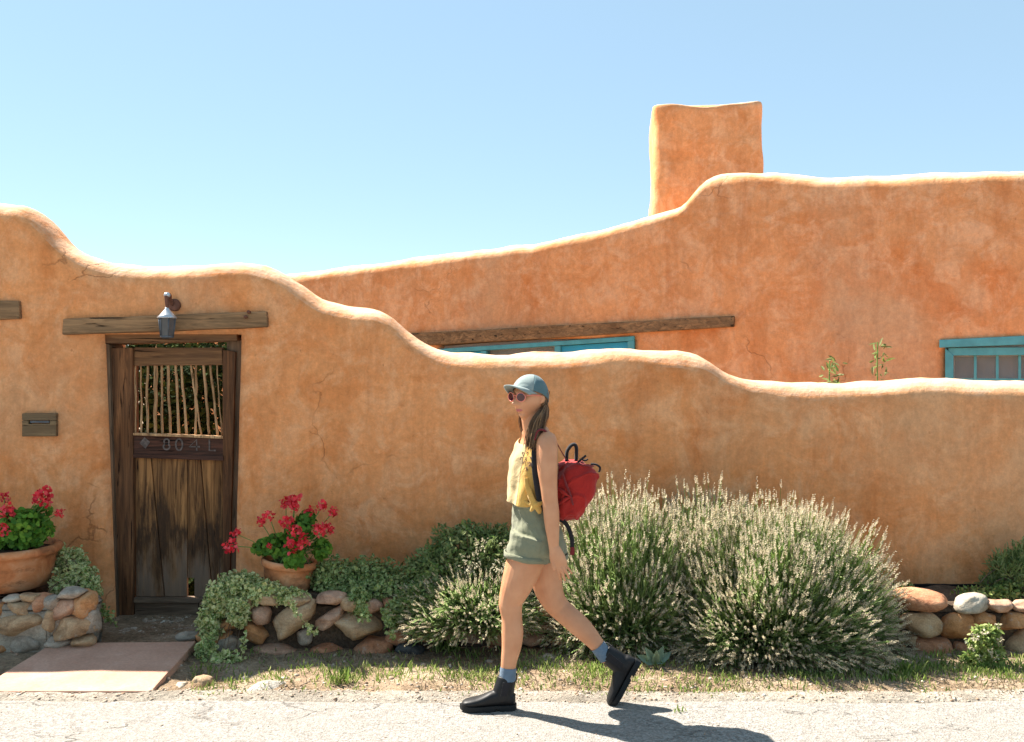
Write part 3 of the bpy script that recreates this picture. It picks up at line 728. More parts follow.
# right-hand window
win2 = hbar('window', [(r0 - .05, rz - .045), (r1 + .05, rz + .03 - .045), (r1 + .05, rz + .07), (r0 - .05, rz + .03)], -0.03, 0.10, M['teal'], house, .005)
hbar('frame', [(r0 + .001, 1.16), (r0 + .075, 1.16), (r0 + .075, rz - .12), (r0 + .001, rz - .047)], 0.0, 0.10, M['teal'], win2, .004)
hbar('frame', [(r1 - .075, 1.16), (r1, 1.16), (r1, rz - .03), (r1 - .075, rz - .12)], 0.0, 0.10, M['teal'], win2, .004)
hbar('frame', [(r0 + .03, rz - .12), (r1 - .03, rz - .12), (r1 - .03, rz - .047), (r0 + .03, rz - .047)], 0.006, 0.095, M['teal'], win2, .004)
hbar('sill', [(r0 - .06, 1.08), (r1 + .06, 1.08), (r1 + .06, 1.159), (r0 - .06, 1.159)], -0.06, 0.10, M['teal'], win2, .004)
ia, ib, jb, jt = r0 + .075, r1 - .075, 1.16, rz - .12
cols = 4; rows_ = 3
for i in range(cols):
    for j in range(rows_):
        xa = ia + (ib - ia) * i / cols; xb = ia + (ib - ia) * (i + 1) / cols; za = jb + (jt - jb) * j / rows_; zb_ = jb + (jt - jb) * (j + 1) / rows_
        hbar('pane', [(xa + .008, za + .008), (xb - .008, za + .008), (xb - .008, zb_ - .008), (xa + .008, zb_ - .008)], 0.06, 0.065, M['glass'], win2, 0, sub=0)
for i in range(1, cols):
    xa = ia + (ib - ia) * i / cols; hbar('muntin', [(xa - .012, jb), (xa + .012, jb), (xa + .012, jt), (xa - .012, jt)], 0.045, 0.08, M['teal'], win2, .003, sub=0)
for j in range(1, rows_):
    za = jb + (jt - jb) * j / rows_; hbar('muntin', [(ia, za - .011), (ib, za - .011), (ib, za + .011), (ia, za + .011)], 0.049, 0.076, M['teal'], win2, .003, sub=0)
hbar('curtain', [(r0, 1.0), (r1, 1.0), (r1, rz), (r0, rz)], 0.12, 0.13, M['curtain'], win2, 0, sub=0)

# ------------------------------------------------------------------ ground
def grid(name, x0, x1, y0, y1, step, zf, mat, label=None, kind='structure'):
    xs = np.arange(x0, x1 + step * .5, step); ys = np.arange(y0, y1 + step * .5, step)
    V = [(x, y, zf(x, y)) for y in ys for x in xs]; nx = len(xs)
    F = [(j * nx + i, j * nx + i + 1, (j + 1) * nx + i + 1, (j + 1) * nx + i) for j in range(len(ys) - 1) for i in range(nx - 1)]
    o = mk(name, V, F, mat); o['kind'] = kind
    return o
v, f = [(-900, -900, -.09), (900, -900, -.09), (900, 900, -.09), (-900, 900, -.09)], [(0, 1, 2, 3)]
mk('ground', v, f, M['verge'])['kind'] = 'structure'
def nz2(x, y, s, o=0): return noise.noise(Vector((x * s + o, y * s, o * 1.7)))
def road_edge(x): return 5.20 + 0.05 * nz2(x, 0, .8) + 0.025 * nz2(x, 3, 5)
def road_z(x, y):
    e = road_edge(x)
    z = 0.004 * nz2(x, y, 1.2) + 0.003 * nz2(x, y, 9)
    return z - max(0, (y - e + .05)) * .45
o = grid('road', -8, 8, 3.4, 5.5, 0.035, road_z, M['road'])
mk('road', [(-60, -14, -.012), (60, -14, -.012), (60, 3.45, -.012), (-60, 3.45, -.012)], [(0, 1, 2, 3)], M['road'])['kind'] = 'structure'
def in_path(x): return 1 / (1 + math.exp((x + 2.05) / .05)) * 1 / (1 + math.exp(-(x + 3.05) / .05))
def verge_z(x, y):
    z = -0.035 + 0.6 * max(0, min(1, (y - 5.12) / .25)) * .08
    z += 0.012 * nz2(x, y, 1.6, 4) + 0.009 * nz2(x, y, 7, 2) + 0.005 * nz2(x, y, 22, 6)
    if -1.95 < x < -.6: z -= 0.02 * max(0, 1 - abs(y - 5.55) / .3)
    return z
grid('verge', -8, 8, 5.0, 6.95, 0.035, verge_z, M['verge'])
# grit band at the road edge
def grit_z(x, y):
    c_ = 5.24 + .05 * nz2(x, 1, .9, 3); wdt = 0.15 + 0.08 * nz2(x, 5, 1.4, 9)
    return 0.012 - ((y - c_) / wdt) ** 2 * .04 + .008 * nz2(x, y, 12, 5)
grid('grit_strip', -8, 8, 4.95, 5.6, 0.03, grit_z, M['sand'])
# gravel landing in front of the gate
def land_z(x, y): return 0.004 + .008 * nz2(x, y, 9, 3) + .006 * nz2(x, y, 25, 8) - 0.3 * max(0, abs(x + 2.58) - .62) - .4 * max(0, 5.95 - y)
grid('landing', -3.4, -1.8, 5.85, 7.3, 0.03, land_z, M['gravel'])
grid('courtyard', -7, 14, 7.0, 16, 0.5, lambda x, y: -0.05, M['verge'])
# planting beds behind the stone walls
def bed(x0, x1, yf, zt_, name='planting_bed'):
    def z(x, y):
        e = min(1, max(0, (y - yf) / .12)); s_ = min(1, max(0, (x - x0) / .15)) * min(1, max(0, (x1 - x) / .15))
        return -0.08 + (zt_ + .08) * e ** .5 * s_ ** .5 + .02 * nz2(x, y, 3, 3) + .012 * nz2(x, y, 14, 5)
    return grid(name, x0, x1, yf, 6.95, 0.04, z, M['soil'])
bed(-8, -2.95, 6.02, 0.30); bed(-1.98, -.62, 6.08, 0.31); bed(-.7, 8, 6.08, 0.25)

# stone slab bridging the gutter
sl = [W(-40, 691, 0), 0]
def gpt(px, py, z): Y = (1.7 - z) * 1000 / (py - 371); return Vector(((px - 512) / 1000 * Y, Y, z))
c4 = [gpt(-25, 691, .018), gpt(151, 691, .018), gpt(196, 641, .075), gpt(52, 643, .075)]
slab = thing('stone_slab', 'broad flat reddish sandstone slab laid from the road to the gate', 'slab', (c4[0].x + .5, 5.4, 0))
bm_v = [p for p in c4] + [p - Vector((0, 0, .05)) for p in c4]
bevbox('slab_top', (bm_v, [(0, 1, 2, 3), (7, 6, 5, 4), (0, 4, 5, 1), (1, 5, 6, 2), (2, 6, 7, 3), (3, 7, 4, 0)]), M['slab'], slab, .008, 2, 8, .004)
lo = [p - Vector((-0.0, 0, .052)) for p in c4]; c_ = sum(lo, Vector()) / 4
lo = [c_ + (p - c_) * .985 for p in lo]
bevbox('slab_base', (lo + [p - Vector((0, 0, .07)) for p in lo], [(0, 1, 2, 3), (7, 6, 5, 4), (0, 4, 5, 1), (1, 5, 6, 2), (2, 6, 7, 3), (3, 7, 4, 0)]), M['slabside'], slab, .006, 1, 8, .008)
# rough cement apron by the road
def cem_z(x, y):
    a_ = gpt(268, 683, 0.02); dx = (x - a_.x) - (y - a_.y) * 0.35; dy = y - a_.y
    return 0.028 - .12 * (dx / .17) ** 2 - .12 * (dy / .2) ** 2 + .012 * nz2(x, y, 6, 2) + .01 * nz2(x, y, 17, 2)
grid('cement_apron', -1.75, -.95, 5.1, 5.9, 0.02, cem_z, M['cement'])

# ------------------------------------------------------------------ stones
bm = bmesh.new(); bmesh.ops.create_icosphere(bm, subdivisions=3, radius=1)
ICO_V = [v.co.copy() for v in bm.verts]; ICO_F = [[v.index for v in f.verts] for f in bm.faces]; bm.free()
def stone_mesh(c, hx, hy, hz, ang, seed, p=2.7, facets=9, rough=.13):
    R_ = random.Random(seed); pl_ = []
    for _ in range(facets):
        d = Vector((R_.gauss(0, 1), R_.gauss(0, 1), R_.gauss(0, 1))).normalized(); pl_.append((d, R_.uniform(.66, .90)))
    o_ = Vector((seed * 1.37, seed * .71, seed * 2.3)); rot = Matrix.Rotation(math.radians(ang), 3, 'Y'); V = []
    for n in ICO_V:
        L = (abs(n.x) ** p + abs(n.y) ** p + abs(n.z) ** p) ** (1 / p); v = n / L
        for d, k in pl_:
            e = v.dot(d) - k
            if e > 0: v = v - d * e * .85
        v = v * (1 + noise.noise(n * 1.3 + o_) * rough * 1.6 + noise.noise(n * 3.2 + o_) * rough * .6)
        V.append(Vector(c) + rot @ Vector((v.x * hx, v.y * hy, v.z * hz)))
    return V, ICO_F
SEED = [1]
def stone(px, py, w_, h_, ang, mat, parent, Y=6.0, hy=None, name='stone', **kw):
    SEED[0] += 1; Yc = Y + .08; c = W(px, py, Yc)
    hx = w_ / 2000 * Yc; hz = h_ / 2000 * Yc; hy = hy or max(.06, min(.15, (hx + hz) * .6))
    v, f = stone_mesh(c + Vector((0, hy * .25, 0)), hx * 1.0, hy, hz * 1.02, ang, SEED[0], **kw)
    if parent is None: return mk(name, v, f, M[mat], None, org=(c.x, c.y, c.z - hz))
    return mk(name, v, f, M[mat], parent)
def lumpy(name, x0, x1, y0, y1, z0, z1, mat, parent, amp=.03):
    v, f = box(((x0 + x1) / 2, (y0 + y1) / 2, (z0 + z1) / 2), (x1 - x0, y1 - y0, z1 - z0))
    o = bevbox(name, (v, f), mat, parent, 0.04, 3, 12, amp)
    o.data.polygons.foreach_set('use_smooth', [True] * len(o.data.polygons)); return o

rw = thing('stone_wall', 'low dry stone wall of orange and tan boulders at the right, holding the lavender bed', 'stone wall', (2.4, 6.0, 0))
for s_ in [(923, 602, 58, 21, 1, 's_red'), (920, 624, 41, 24, 8, 's_tan'), (957, 627, 33, 31, 22, 's_orange'), (933, 648, 50, 28, 6, 's_red'), (896, 645, 21, 19, -10, 's_orange'),
           (911, 639, 12, 10, 0, 's_tan'), (961, 648, 15, 13, 0, 's_red'), (971, 604, 37, 17, -4, 's_pale'), (1000, 606, 28, 12, 3, 's_pink'), (1024, 606, 26, 12, 0, 's_pink'),
           (983, 619, 26, 16, -8, 's_orange'), (1016, 622, 40, 19, -6, 's_orange'), (1021, 649, 33, 40, 10, 's_tan'), (977, 650, 18, 20, 30, 's_red'), (994, 643, 20, 22, 10, 's_tan'), (900, 659, 9, 8, 0, 's_grey'),
           (862, 651, 52, 15, 3, 's_red'), (876, 634, 22, 16, 0, 's_tan'), (885, 612, 28, 16, 5, 's_red'), (856, 630, 24, 20, 0, 's_orange'), (1060, 640, 40, 50, 0, 's_tan'), (1056, 608, 30, 20, 0, 's_red')] + [(1085 + 36 * k + 6 * (j % 2), 608 + 18 * j, 37, 18, 3 * k % 11 - 5, ['s_red', 's_tan', 's_orange', 's_pink'][(k * 3 + j) % 4]) for k in range(7) for j in range(3)]:
    stone(*s_[:5], s_[5], rw, p=3.0)
lumpy('earth_core', 1.9, 8, 6.10, 6.3, -.15, .26, M['soil'], rw, .02)
mw = thing('stone_wall', 'shaded low wall of flat stacked reddish stones behind the woman\'s legs, under the shrub and lavender', 'stone wall', (.6, 6.05, 0))
R2 = random.Random(5)
for row, (py, hh) in enumerate([(653, 16), (638, 15), (624, 15), (610, 14)]):
    px = 432 + R2.uniform(0, 15)
    while px < 850:
        w_ = R2.uniform(22, 44); stone(px + w_ / 2, py + R2.uniform(-1.5, 1.5), w_, hh * R2.uniform(.9, 1.1), R2.uniform(-4, 4), R2.choice(['s_red', 's_red', 's_orange', 's_pink', 's_tan']), mw, Y=6.03, p=3.4); px += w_ * .98
lumpy('earth_core', -.5, 2.0, 6.12, 6.3, -.15, .24, M['soil'], mw, .02)
cw = thing('stone_wall', 'loose stone wall of rounded boulders under the geranium pot, right of the gate', 'stone wall', (-1.3, 6.0, 0))
for s_ in [(215, 637, 37, 13, 0, 's_orange'), (227, 645, 28, 27, 0, 's_grey'), (260, 616, 23, 22, 5, 's_pink'), (255, 633, 27, 20, 28, 's_orange'), (292, 619, 54, 25, -38, 's_tan'),
           (277, 650, 52, 13, 3, 's_pink'), (304, 638, 17, 16, 0, 's_grey'), (330, 618, 38, 15, -28, 's_pink'), (332, 599, 32, 14, -6, 's_pink'), (327, 653, 39, 20, 0, 's_red'),
           (357, 627, 49, 30, -4, 's_tan'), (371, 648, 50, 23, -14, 's_red'), (373, 606, 20, 14, 0, 's_pink'), (408, 620, 20, 16, 0, 's_red'),
           (268, 599, 24, 13, 5, 's_tan'), (219, 601, 12, 10, 0, 's_pale'), (228, 624, 20, 13, 0, 's_orange'), (300, 600, 26, 12, 0, 's_tan'), (398, 636, 26, 18, 10, 's_red'), (245, 605, 20, 16, 0, 's_tan'), (425, 634, 24, 15, 0, 's_red'), (352, 604, 22, 14, 5, 's_tan'), (390, 604, 20, 14, 5, 's_red')]:
    stone(*s_[:5], s_[5], cw)
lumpy('earth_core', -1.92, -.5, 6.12, 6.32, -.15, .30, M['soil'], cw, .03)
lw = thing('stone_wall', 'mortared rubble stone wall at the far left, under the large terracotta pot', 'stone wall', (-2.9, 5.95, 0))
lumpy('mortar_core', W(50, 0, 6).x, W(88, 0, 6).x, 5.96, 6.22, .0, .315, M['mortar'], lw, .05)
lumpy('mortar_core', -8, W(60, 0, 6).x, 5.98, 6.25, -.08, .30, M['mortar'], lw, .03)
for s_ in [(21, 608, 30, 12, 3, 's_tan'), (0, 611, 14, 16, 0, 's_orange'), (40, 604, 22, 16, 10, 's_red'), (13, 599, 15, 7, 0, 's_pale'), (20, 625, 46, 20, -6, 's_tan'), (29, 642, 34, 17, -8, 's_grey'),
           (3, 648, 20, 14, 0, 's_orange'), (-20, 630, 36, 22, 5, 's_pink'), (-25, 608, 34, 16, 0, 's_tan'), (44, 619, 14, 17, 0, 's_grey'), (30, 598, 18, 8, 0, 's_tan'), (44, 636, 12, 14, 0, 's_tan'), (16, 650, 14, 8, 0, 's_pink'), (9, 636, 18, 8, 0, 's_grey')] + [(-60 - 36 * k + 6 * (j % 2), 608 + 18 * j, 37, 18, 3 * k % 11 - 5, ['s_tan', 's_grey', 's_pink', 's_tan'][(k * 3 + j) % 4]) for k in range(7) for j in range(3)]:
    stone(s_[0], s_[1], s_[2] * 1.12, s_[3] * 1.15, s_[4], s_[5], lw, Y=5.93, p=3.2)
for s_ in [(63, 609, 26, 19, -15, 's_pink'), (84, 604, 23, 24, 25, 's_orange'), (72, 629, 44, 20, -12, 's_tan'), (72, 593, 26, 9, 0, 's_grey'), (52, 602, 14, 14, 0, 's_grey'), (50, 622, 14, 24, 0, 's_tan'), (92, 622, 12, 22, 5, 's_grey'), (60, 642, 26, 12, 0, 's_grey'), (84, 641, 20, 12, 0, 's_tan')]:
    stone(s_[0], s_[1], s_[2] * 1.12, s_[3] * 1.12, s_[4], s_[5], lw, Y=5.86, hy=.08, p=3.2)
tag(stone(411, 651, 29, 18, 10, 's_slate', None, Y=5.92, name='slate_boulder'), 'dark blue-grey rounded stone beside the shrub, right of the reddish boulder', 'stone')
tag(stone(202, 682, 19, 14, -6, 's_tan', None, Y=5.35, name='cobble'), 'rounded tan cobble on the soil right of the slab', 'stone')
tag(stone(181, 687, 12, 8, 0, 's_pale', None, Y=5.33, name='cobble'), 'small pale cobble at the slab edge, smaller of the two cobbles there', 'stone')
tag(stone(188, 636, 26, 9, -6, 's_grey', None, Y=6.05, name='cobble'), 'flat grey stone at the corner of the landing by the ivy', 'stone')
tag(stone(548, 659, 15, 7, 0, 's_grey', None, Y=5.8, name='cobble'), 'small grey stone in the grass between the woman\'s legs', 'stone')
# black edging strip
v = [W(893, 588, YW - .05), W(1000, 588, YW - .05), W(1000, 584, YW - .05), W(893, 584, YW - .05)]
tag(bevbox('edging_strip', prism([(p.x, p.z) for p in v], YW - .07, YW - .045), M['black'], None, .003, 1, 6, .003), 'black plastic edging strip along the foot of the wall at the right', 'edging')

# ------------------------------------------------------------------ pots
def pot(name, label, c, rt, rb, h, tilt, lumps, group):
    t = thing(name, label, 'flower pot', c, group)
    pr = [(rb * .9, 0), (rb, 0.01), (rb + (rt - rb) * .45, h * .35), (rt * .93, h * .74), (rt * .95, h * .80), (rt * 1.02, h * .82), (rt * 1.05, h * .86), (rt * 1.05, h * .96), (rt, h), (rt * .93, h), (rt * .9, h * .93), (rt * .88, h * .8)]
    v, f = lathe(0, 0, pr, 48, 0, 0, True)
    R_ = Matrix.Rotation(math.radians(tilt), 3, 'Y')
    vv = []
    for p in v:
        p = Vector(p); q = p * 1
        if p.z < h * .8: q += Vector((p.x, p.y, 0)).normalized() * noise.noise(p * 5 + Vector((c[0], 0, 0))) * lumps
        vv.append(Vector(c) + R_ @ q)
    mk('pot_body', vv, f, M['terra'], t)
    v, f = lathe(0, 0, [(rt * .9, h * .86), (rt * .5, h * .9), (.01, h * .9)], 24)
    mk('potting_soil', [Vector(c) + R_ @ Vector(p) for p in v], f, M['soil'], t)
    return t
pc1 = Vector(((0 - 512) / 1000 * 6.3, 6.3, .34))
pot('terracotta_pot', 'wide weathered terracotta pot on the mortared stone wall at the far left', pc1, .345, .27, .265, 0, .03, 'terracotta pots')
pc2 = Vector(((286 - 512) / 1000 * 6.33, 6.33, .27))
pot('terracotta_pot', 'smaller tilted terracotta pot on the boulders right of the gate', pc2, .168, .128, .24, 6, .004, 'terracotta pots')

# ------------------------------------------------------------------ geraniums
def round_leaves(pos, nrm, r):
    """scalloped round leaves, 8 triangles as 4 quads around a centre"""
    pos = np.asarray(pos); n = nrm / np.linalg.norm(nrm, axis=1, keepdims=True)
    ref = rdir(len(pos)); s = np.cross(n, ref); s /= np.linalg.norm(s, axis=1, keepdims=True); u = np.cross(n, s)
    r = np.asarray(r)[:, None]; ring = []
    for k in range(8):
        a_ = k * math.pi / 4; rr = r * (1.0 if k % 2 == 0 else .86) * (0.35 if k == 0 else 1)
        ring.append(pos + rr * (math.cos(a_) * s + math.sin(a_) * u) + n * r * (.22 + .1 * (k % 2)))
    V = np.stack([pos] + ring, axis=1).reshape(-1, 3); i = np.arange(len(pos))[:, None] * 9
    F = np.concatenate([i + np.array([[0, 1 + 2 * k, 2 + 2 * k, 1 + (2 * k + 2) % 8]]) for k in range(4)], axis=0)
    return V, F
def geranium(label, c, blobs, heads, nl, group, lr=.022):
    t = thing('geranium', label, 'plant', c, group); P = []; Nn = []
    for (px, py, Y, rx, rz, k) in blobs:
        m_ = int(nl * k); d = rdir(m_); rr = NP.uniform(.55, 1.0, (m_, 1)); b = np.array(W(px, py, Y))
        P.append(b + d * rr * np.array([rx, rx * .8, rz])); Nn.append(d + rdir(m_) * .6 + np.array([0, -.25, .45]))
    P = np.concatenate(P); Nn = np.concatenate(Nn)
    v, f = round_leaves(P, Nn, NP.uniform(lr * .6, lr * 1.2, len(P))); mk('leaves', v, f, M['ger_leaf'], t, kind='stuff')
    base = np.array([c[0], c[1], c[2]]); K = 6
    idx = NP.choice(len(P), min(len(P), 90), False); tt = np.linspace(0, 1, K)[None, :, None]
    A_ = base + NP.normal(size=(len(idx), 1, 3)) * np.array([.05, .05, .0]); B_ = P[idx][:, None, :]
    paths = A_ + (B_ - A_) * tt; paths[:, :, 2] += (np.sin(tt[..., 0] * math.pi) * .03)
    v, f = tubes(paths, np.full((len(idx), K), .0028)); mk('stems', v, f, M['ger_stem'], t, kind='stuff')
    for (px, py, Y, r) in heads:
        hc = np.array(W(px, py, Y)); m_ = 42; d = rdir(m_, .3)
        pos = hc + d * r * NP.uniform(.45, 1, (m_, 1)); v, f = leaves(pos, d * .4 + rdir(m_) * .8, d, NP.uniform(.5, .75, m_) * r, NP.uniform(.45, .7, m_) * r, .1)
        hd_ = mk('flower_head', v, f, M['petal'], t)
        st = base + np.array([(hc[0] - base[0]) * .35, 0, .05]); q = np.array([st, (st + hc) / 2 + np.array([0, -.01, .02]), hc])[None]
        v, f = tubes(q, np.full((1, 3), .003), 4); mk('flower_stem', v, f, M['ger_stem'], t)
    return t
geranium('bushy geranium with red blooms in the wide pot at the far left', pc1 + Vector((0, 0, .25)),
         [(18, 535, 6.3, .2, .10, 1.3), (35, 528, 6.3, .12, .10, .7), (-5, 530, 6.3, .2, .14, 1.0), (42, 512, 6.3, .06, .05, .2), (20, 520, 6.2, .12, .07, .6)],
         [(45, 496, 6.2, .05), (38, 499, 6.25, .04), (8, 512, 6.15, .045), (2, 530, 6.05, .038), (60, 513, 6.25, .028), (5, 498, 6.35, .03), (47, 503, 6.2, .03), (-22, 505, 6.2, .05)], 300, 'potted geraniums')
geranium('leggy geranium with many red flower heads in the tilted pot right of the gate', pc2 + Vector((0, 0, .22)),
         [(283, 545, 6.3, .13, .08, 1), (306, 520, 6.3, .06, .05, .35), (300, 532, 6.25, .09, .09, .7), (268, 546, 6.3, .1, .05, .5), (322, 548, 6.3, .06, .08, .5), (295, 558, 6.15, .07, .06, .45), (260, 549, 6.3, .05, .04, .2)],
         [(286, 503, 6.25, .042), (295, 502, 6.3, .048), (295, 508, 6.2, .03), (269, 516, 6.2, .035), (261, 522, 6.25, .03), (288, 524, 6.15, .045), (296, 532, 6.1, .035), (292, 546, 6.1, .045), (304, 541, 6.1, .038), (317, 530, 6.15, .035),
          (325, 529, 6.2, .042), (310, 512, 6.3, .035), (322, 506, 6.3, .035), (333, 512, 6.3, .03), (236, 534, 6.2, .03), (231, 546, 6.15, .042), (269, 546, 6.1, .016), (331, 530, 6.2, .025)], 260, 'potted geraniums')

# ------------------------------------------------------------------ lavender
def bushes(name, label, root, ext, n, seed, tilt=(0, 0), group=None, spread=.3, low=0.15, head_scale=1.0, zmin=.0):
    """stems fan out from a root disc to an ellipsoidal shell ext=(rx,ry,rz)"""
    rs = np.random.RandomState(seed); t = thing(name, label, 'shrub', root, group); root = np.array(root)
    az_ = rs.uniform(0, 2 * np.pi, n); ez = np.arcsin(rs.uniform(-.28, 1.0, n))
    d = np.stack([np.cos(az_) * np.cos(ez), np.sin(az_) * np.cos(ez), np.sin(ez)], 1)
    lob = 1 + .10 * np.sin(az_ * 5 + 1) * np.cos(ez * 4) + .06 * np.sin(az_ * 11 + ez * 7)
    L = rs.uniform(.62, 1.0, n) ** .6 * lob
    tip = root + d * L[:, None] * np.array(ext) + rs.normal(size=(n, 3)) * .02 + np.array([tilt[0], tilt[1], 0]) * L[:, None]
    tip[:, 2] = np.maximum(tip[:, 2], zmin + rs.uniform(0, .12, n))
    base = root + np.stack([d[:, 0] * spread * ext[0] * rs.uniform(.2, 1, n), d[:, 1] * spread * ext[1] * rs.uniform(.2, 1, n), rs.uniform(-.05, .05, n)], 1)
    K = 7; s = np.linspace(0, 1, K)[None, :, None]
    mid = base * .35 + tip * .65; mid[:, 2] = base[:, 2] * .62 + tip[:, 2] * .38; mid = mid + np.array([0, 0, 1]) * (.04 + .06 * rs.uniform(-1, 1, (n, 1))) * np.array([ext[2]]) * (1 - np.abs(d[:, 2:3])) + rs.normal(size=(n, 3)) * .02
    paths = (1 - s) ** 2 * base[:, None] + 2 * s * (1 - s) * mid[:, None] + s ** 2 * tip[:, None]
    rad = np.full((n, K), .0022) * (1.3 - s[..., 0] * .6)
    dry = (d[:, 2] < .12) | (rs.uniform(size=n) < .08)
    v, f = tubes(paths[~dry], rad[~dry]); mk('stems', v, f, M['lav_stem'], t, kind='stuff')
    v, f = tubes(paths[dry], rad[dry]); mk('dry_stems', v, f, M['lav_dry'], t, kind='stuff')
    # narrow leaves along the lower 3/4 of each stem
    m_ = 9; q = rs.uniform(.25, .88, (n, m_)); ii = (q * (K - 1)).astype(int); fr = q * (K - 1) - ii
    P = paths[np.arange(n)[:, None], ii] * (1 - fr[..., None]) + paths[np.arange(n)[:, None], np.minimum(ii + 1, K - 1)] * fr[..., None]
    tg = (tip - base)[:, None, :] / np.linalg.norm(tip - base, axis=1)[:, None, None]; D = tg + rs.normal(size=(n, m_, 3)) * .38
    P = P.reshape(-1, 3); D = D.reshape(-1, 3)
    v, f = leaves(P, D, rs.normal(size=P.shape), rs.uniform(.04, .075, len(P)), rs.uniform(.005, .009, len(P))); mk('leaves', v, f, M['lav_leaf'], t, kind='stuff')
    # flower spikes: whorls of tiny calyces stacked at each stem end
    td = paths[:, -1] - paths[:, -2]; td /= np.linalg.norm(td, axis=1, keepdims=True)
    keep = rs.uniform(size=n) < .88
    hp_ = paths[keep, -1]; hd_ = td[keep]; nh = len(hp_); parts = []
    HL = rs.uniform(.045, .085, nh) * head_scale
    wh = 6
    for k in range(wh):
        for j in range(3):
            side = rs.normal(size=(nh, 3)); side -= hd_ * (side * hd_).sum(1, keepdims=True); side /= np.linalg.norm(side, axis=1, keepdims=True)
            pp = hp_ + hd_ * (HL * (k / wh))[:, None]; sc = (1.0 - .10 * k)
            parts.append(leaves(pp, hd_ * .9 + side * .75, side, np.full(nh, .017 * sc * head_scale), np.full(nh, .0068 * sc * head_scale), .3))
    v, f = vcat(parts); mk('flower_spikes', v, f, M['lav_head'], t, kind='stuff')
    return t
lvg = 'lavender bushes along the wall'
bushes('lavender', 'upright lavender bush directly behind the woman\'s backpack and back leg', ((625 - 512) / 1000 * 6.25, 6.25, .10), (.56, .45, .86), 3000, 3, (0, -.05), lvg, .6)
bushes('lavender', 'middle lavender bush between the one behind the backpack and the broad fanning one', ((705 - 512) / 1000 * 6.4, 6.4, .10), (.60, .50, .84), 3000, 8, (0, -.05), lvg, .6)
bushes('lavender', 'broad fanning lavender bush with pale seed heads, rightmost of the three, spilling over the stones', ((768 - 512) / 1000 * 6.22, 6.2, .06), (.76, .60, .83), 6200, 4, (.03, -.1), lvg, .5)

# ------------------------------------------------------------------ leafy shrubs and ivy
def clumps(name, label, cat, org, blobs, n, lf, mat, group=None, parent=None, flowers=None, droop=0.0, stems=60, elong=1.6, part='leaves', updir=.3):
    t = thing(name, label, cat, org, group)
    P = []; Nn = []
    for (px, py, Y, rx, ry, rz, k) in blobs:
        m_ = int(n * k); d = rdir(m_); b = np.array(W(px, py, Y)); rr = NP.uniform(.35, 1.05, (m_, 1)) ** .6
        lob = 1 + .18 * np.sin(d[:, :1] * 9 + px) * np.cos(d[:, 2:] * 8 + py)
        P.append(b + d * rr * lob * np.array([rx, ry, rz])); Nn.append(d)
    P = np.concatenate(P); Nn = np.concatenate(Nn)
    D = Nn * .6 + rdir(len(P)) * .8 + np.array([0, -.2, -droop]); U = Nn + np.array([0, -.3, updir]) + rdir(len(P)) * .4
    L = NP.uniform(lf * .6, lf * 1.25, len(P)); v, f = leaves(P, D, U, L, L / elong, .12)
    mk(part, v, f, M[mat], t, kind='stuff')
    if stems:
        idx = NP.choice(len(P), min(stems, len(P)), False); K = 6; s = np.linspace(0, 1, K)[None, :, None]
        base = np.array(org) + NP.normal(size=(len(idx), 3)) * np.array([.08, .05, .01]); tip = P[idx]
        mid = (base + tip) / 2 + np.array([0, 0, .08]); paths = (1 - s) ** 2 * base[:, None] + 2 * s * (1 - s) * mid[:, None] + s ** 2 * tip[:, None]
        v, f = tubes(paths, np.full((len(idx), K), .0035) * (1.4 - s[..., 0])); mk('stems', v, f, M['brown_stem'], t, kind='stuff')
    if flowers:
        P2 = []; D2 = []
        for (px, py, Y, r, m_) in flowers:
            d = rdir(m_); P2.append(np.array(W(px, py, Y)) + d * r * NP.uniform(.3, 1, (m_, 1))); D2.append(d + np.array([-.3, -.3, -.2]))
        P2 = np.concatenate(P2); D2 = np.concatenate(D2); L = NP.uniform(.010, .020, len(P2))
        v, f = leaves(P2, D2, rdir(len(P2)), L, L * .6, .2); mk('flowers', v, f, M['shrub_flower'], t, kind='stuff')
    return t
def vine(px0, py0, Y0, pts, nl, lf, mat, parent):
    """trailing strand with leaves"""
    P = np.array([np.array(W(px, py, Y)) for px, py, Y in [(px0, py0, Y0)] + pts]); Q = np.array(cr(P, 6))
    q = NP.uniform(0, len(Q) - 1.01, nl); i = q.astype(int); fr = (q - i)[:, None]; pos = Q[i] * (1 - fr) + Q[i + 1] * fr + NP.normal(size=(nl, 3)) * .012
    L = NP.uniform(lf * .7, lf * 1.2, nl); v, f = leaves(pos, rdir(nl, -.2), rdir(nl) + np.array([0, -1, .6]), L, L / 1.3, .1)
    v2, f2 = tubes(Q[None], np.full((1, len(Q)), .002)); mk('trailing_strand', *vcat([(v, f), (v2, f2)]), M[mat], parent, kind='stuff')

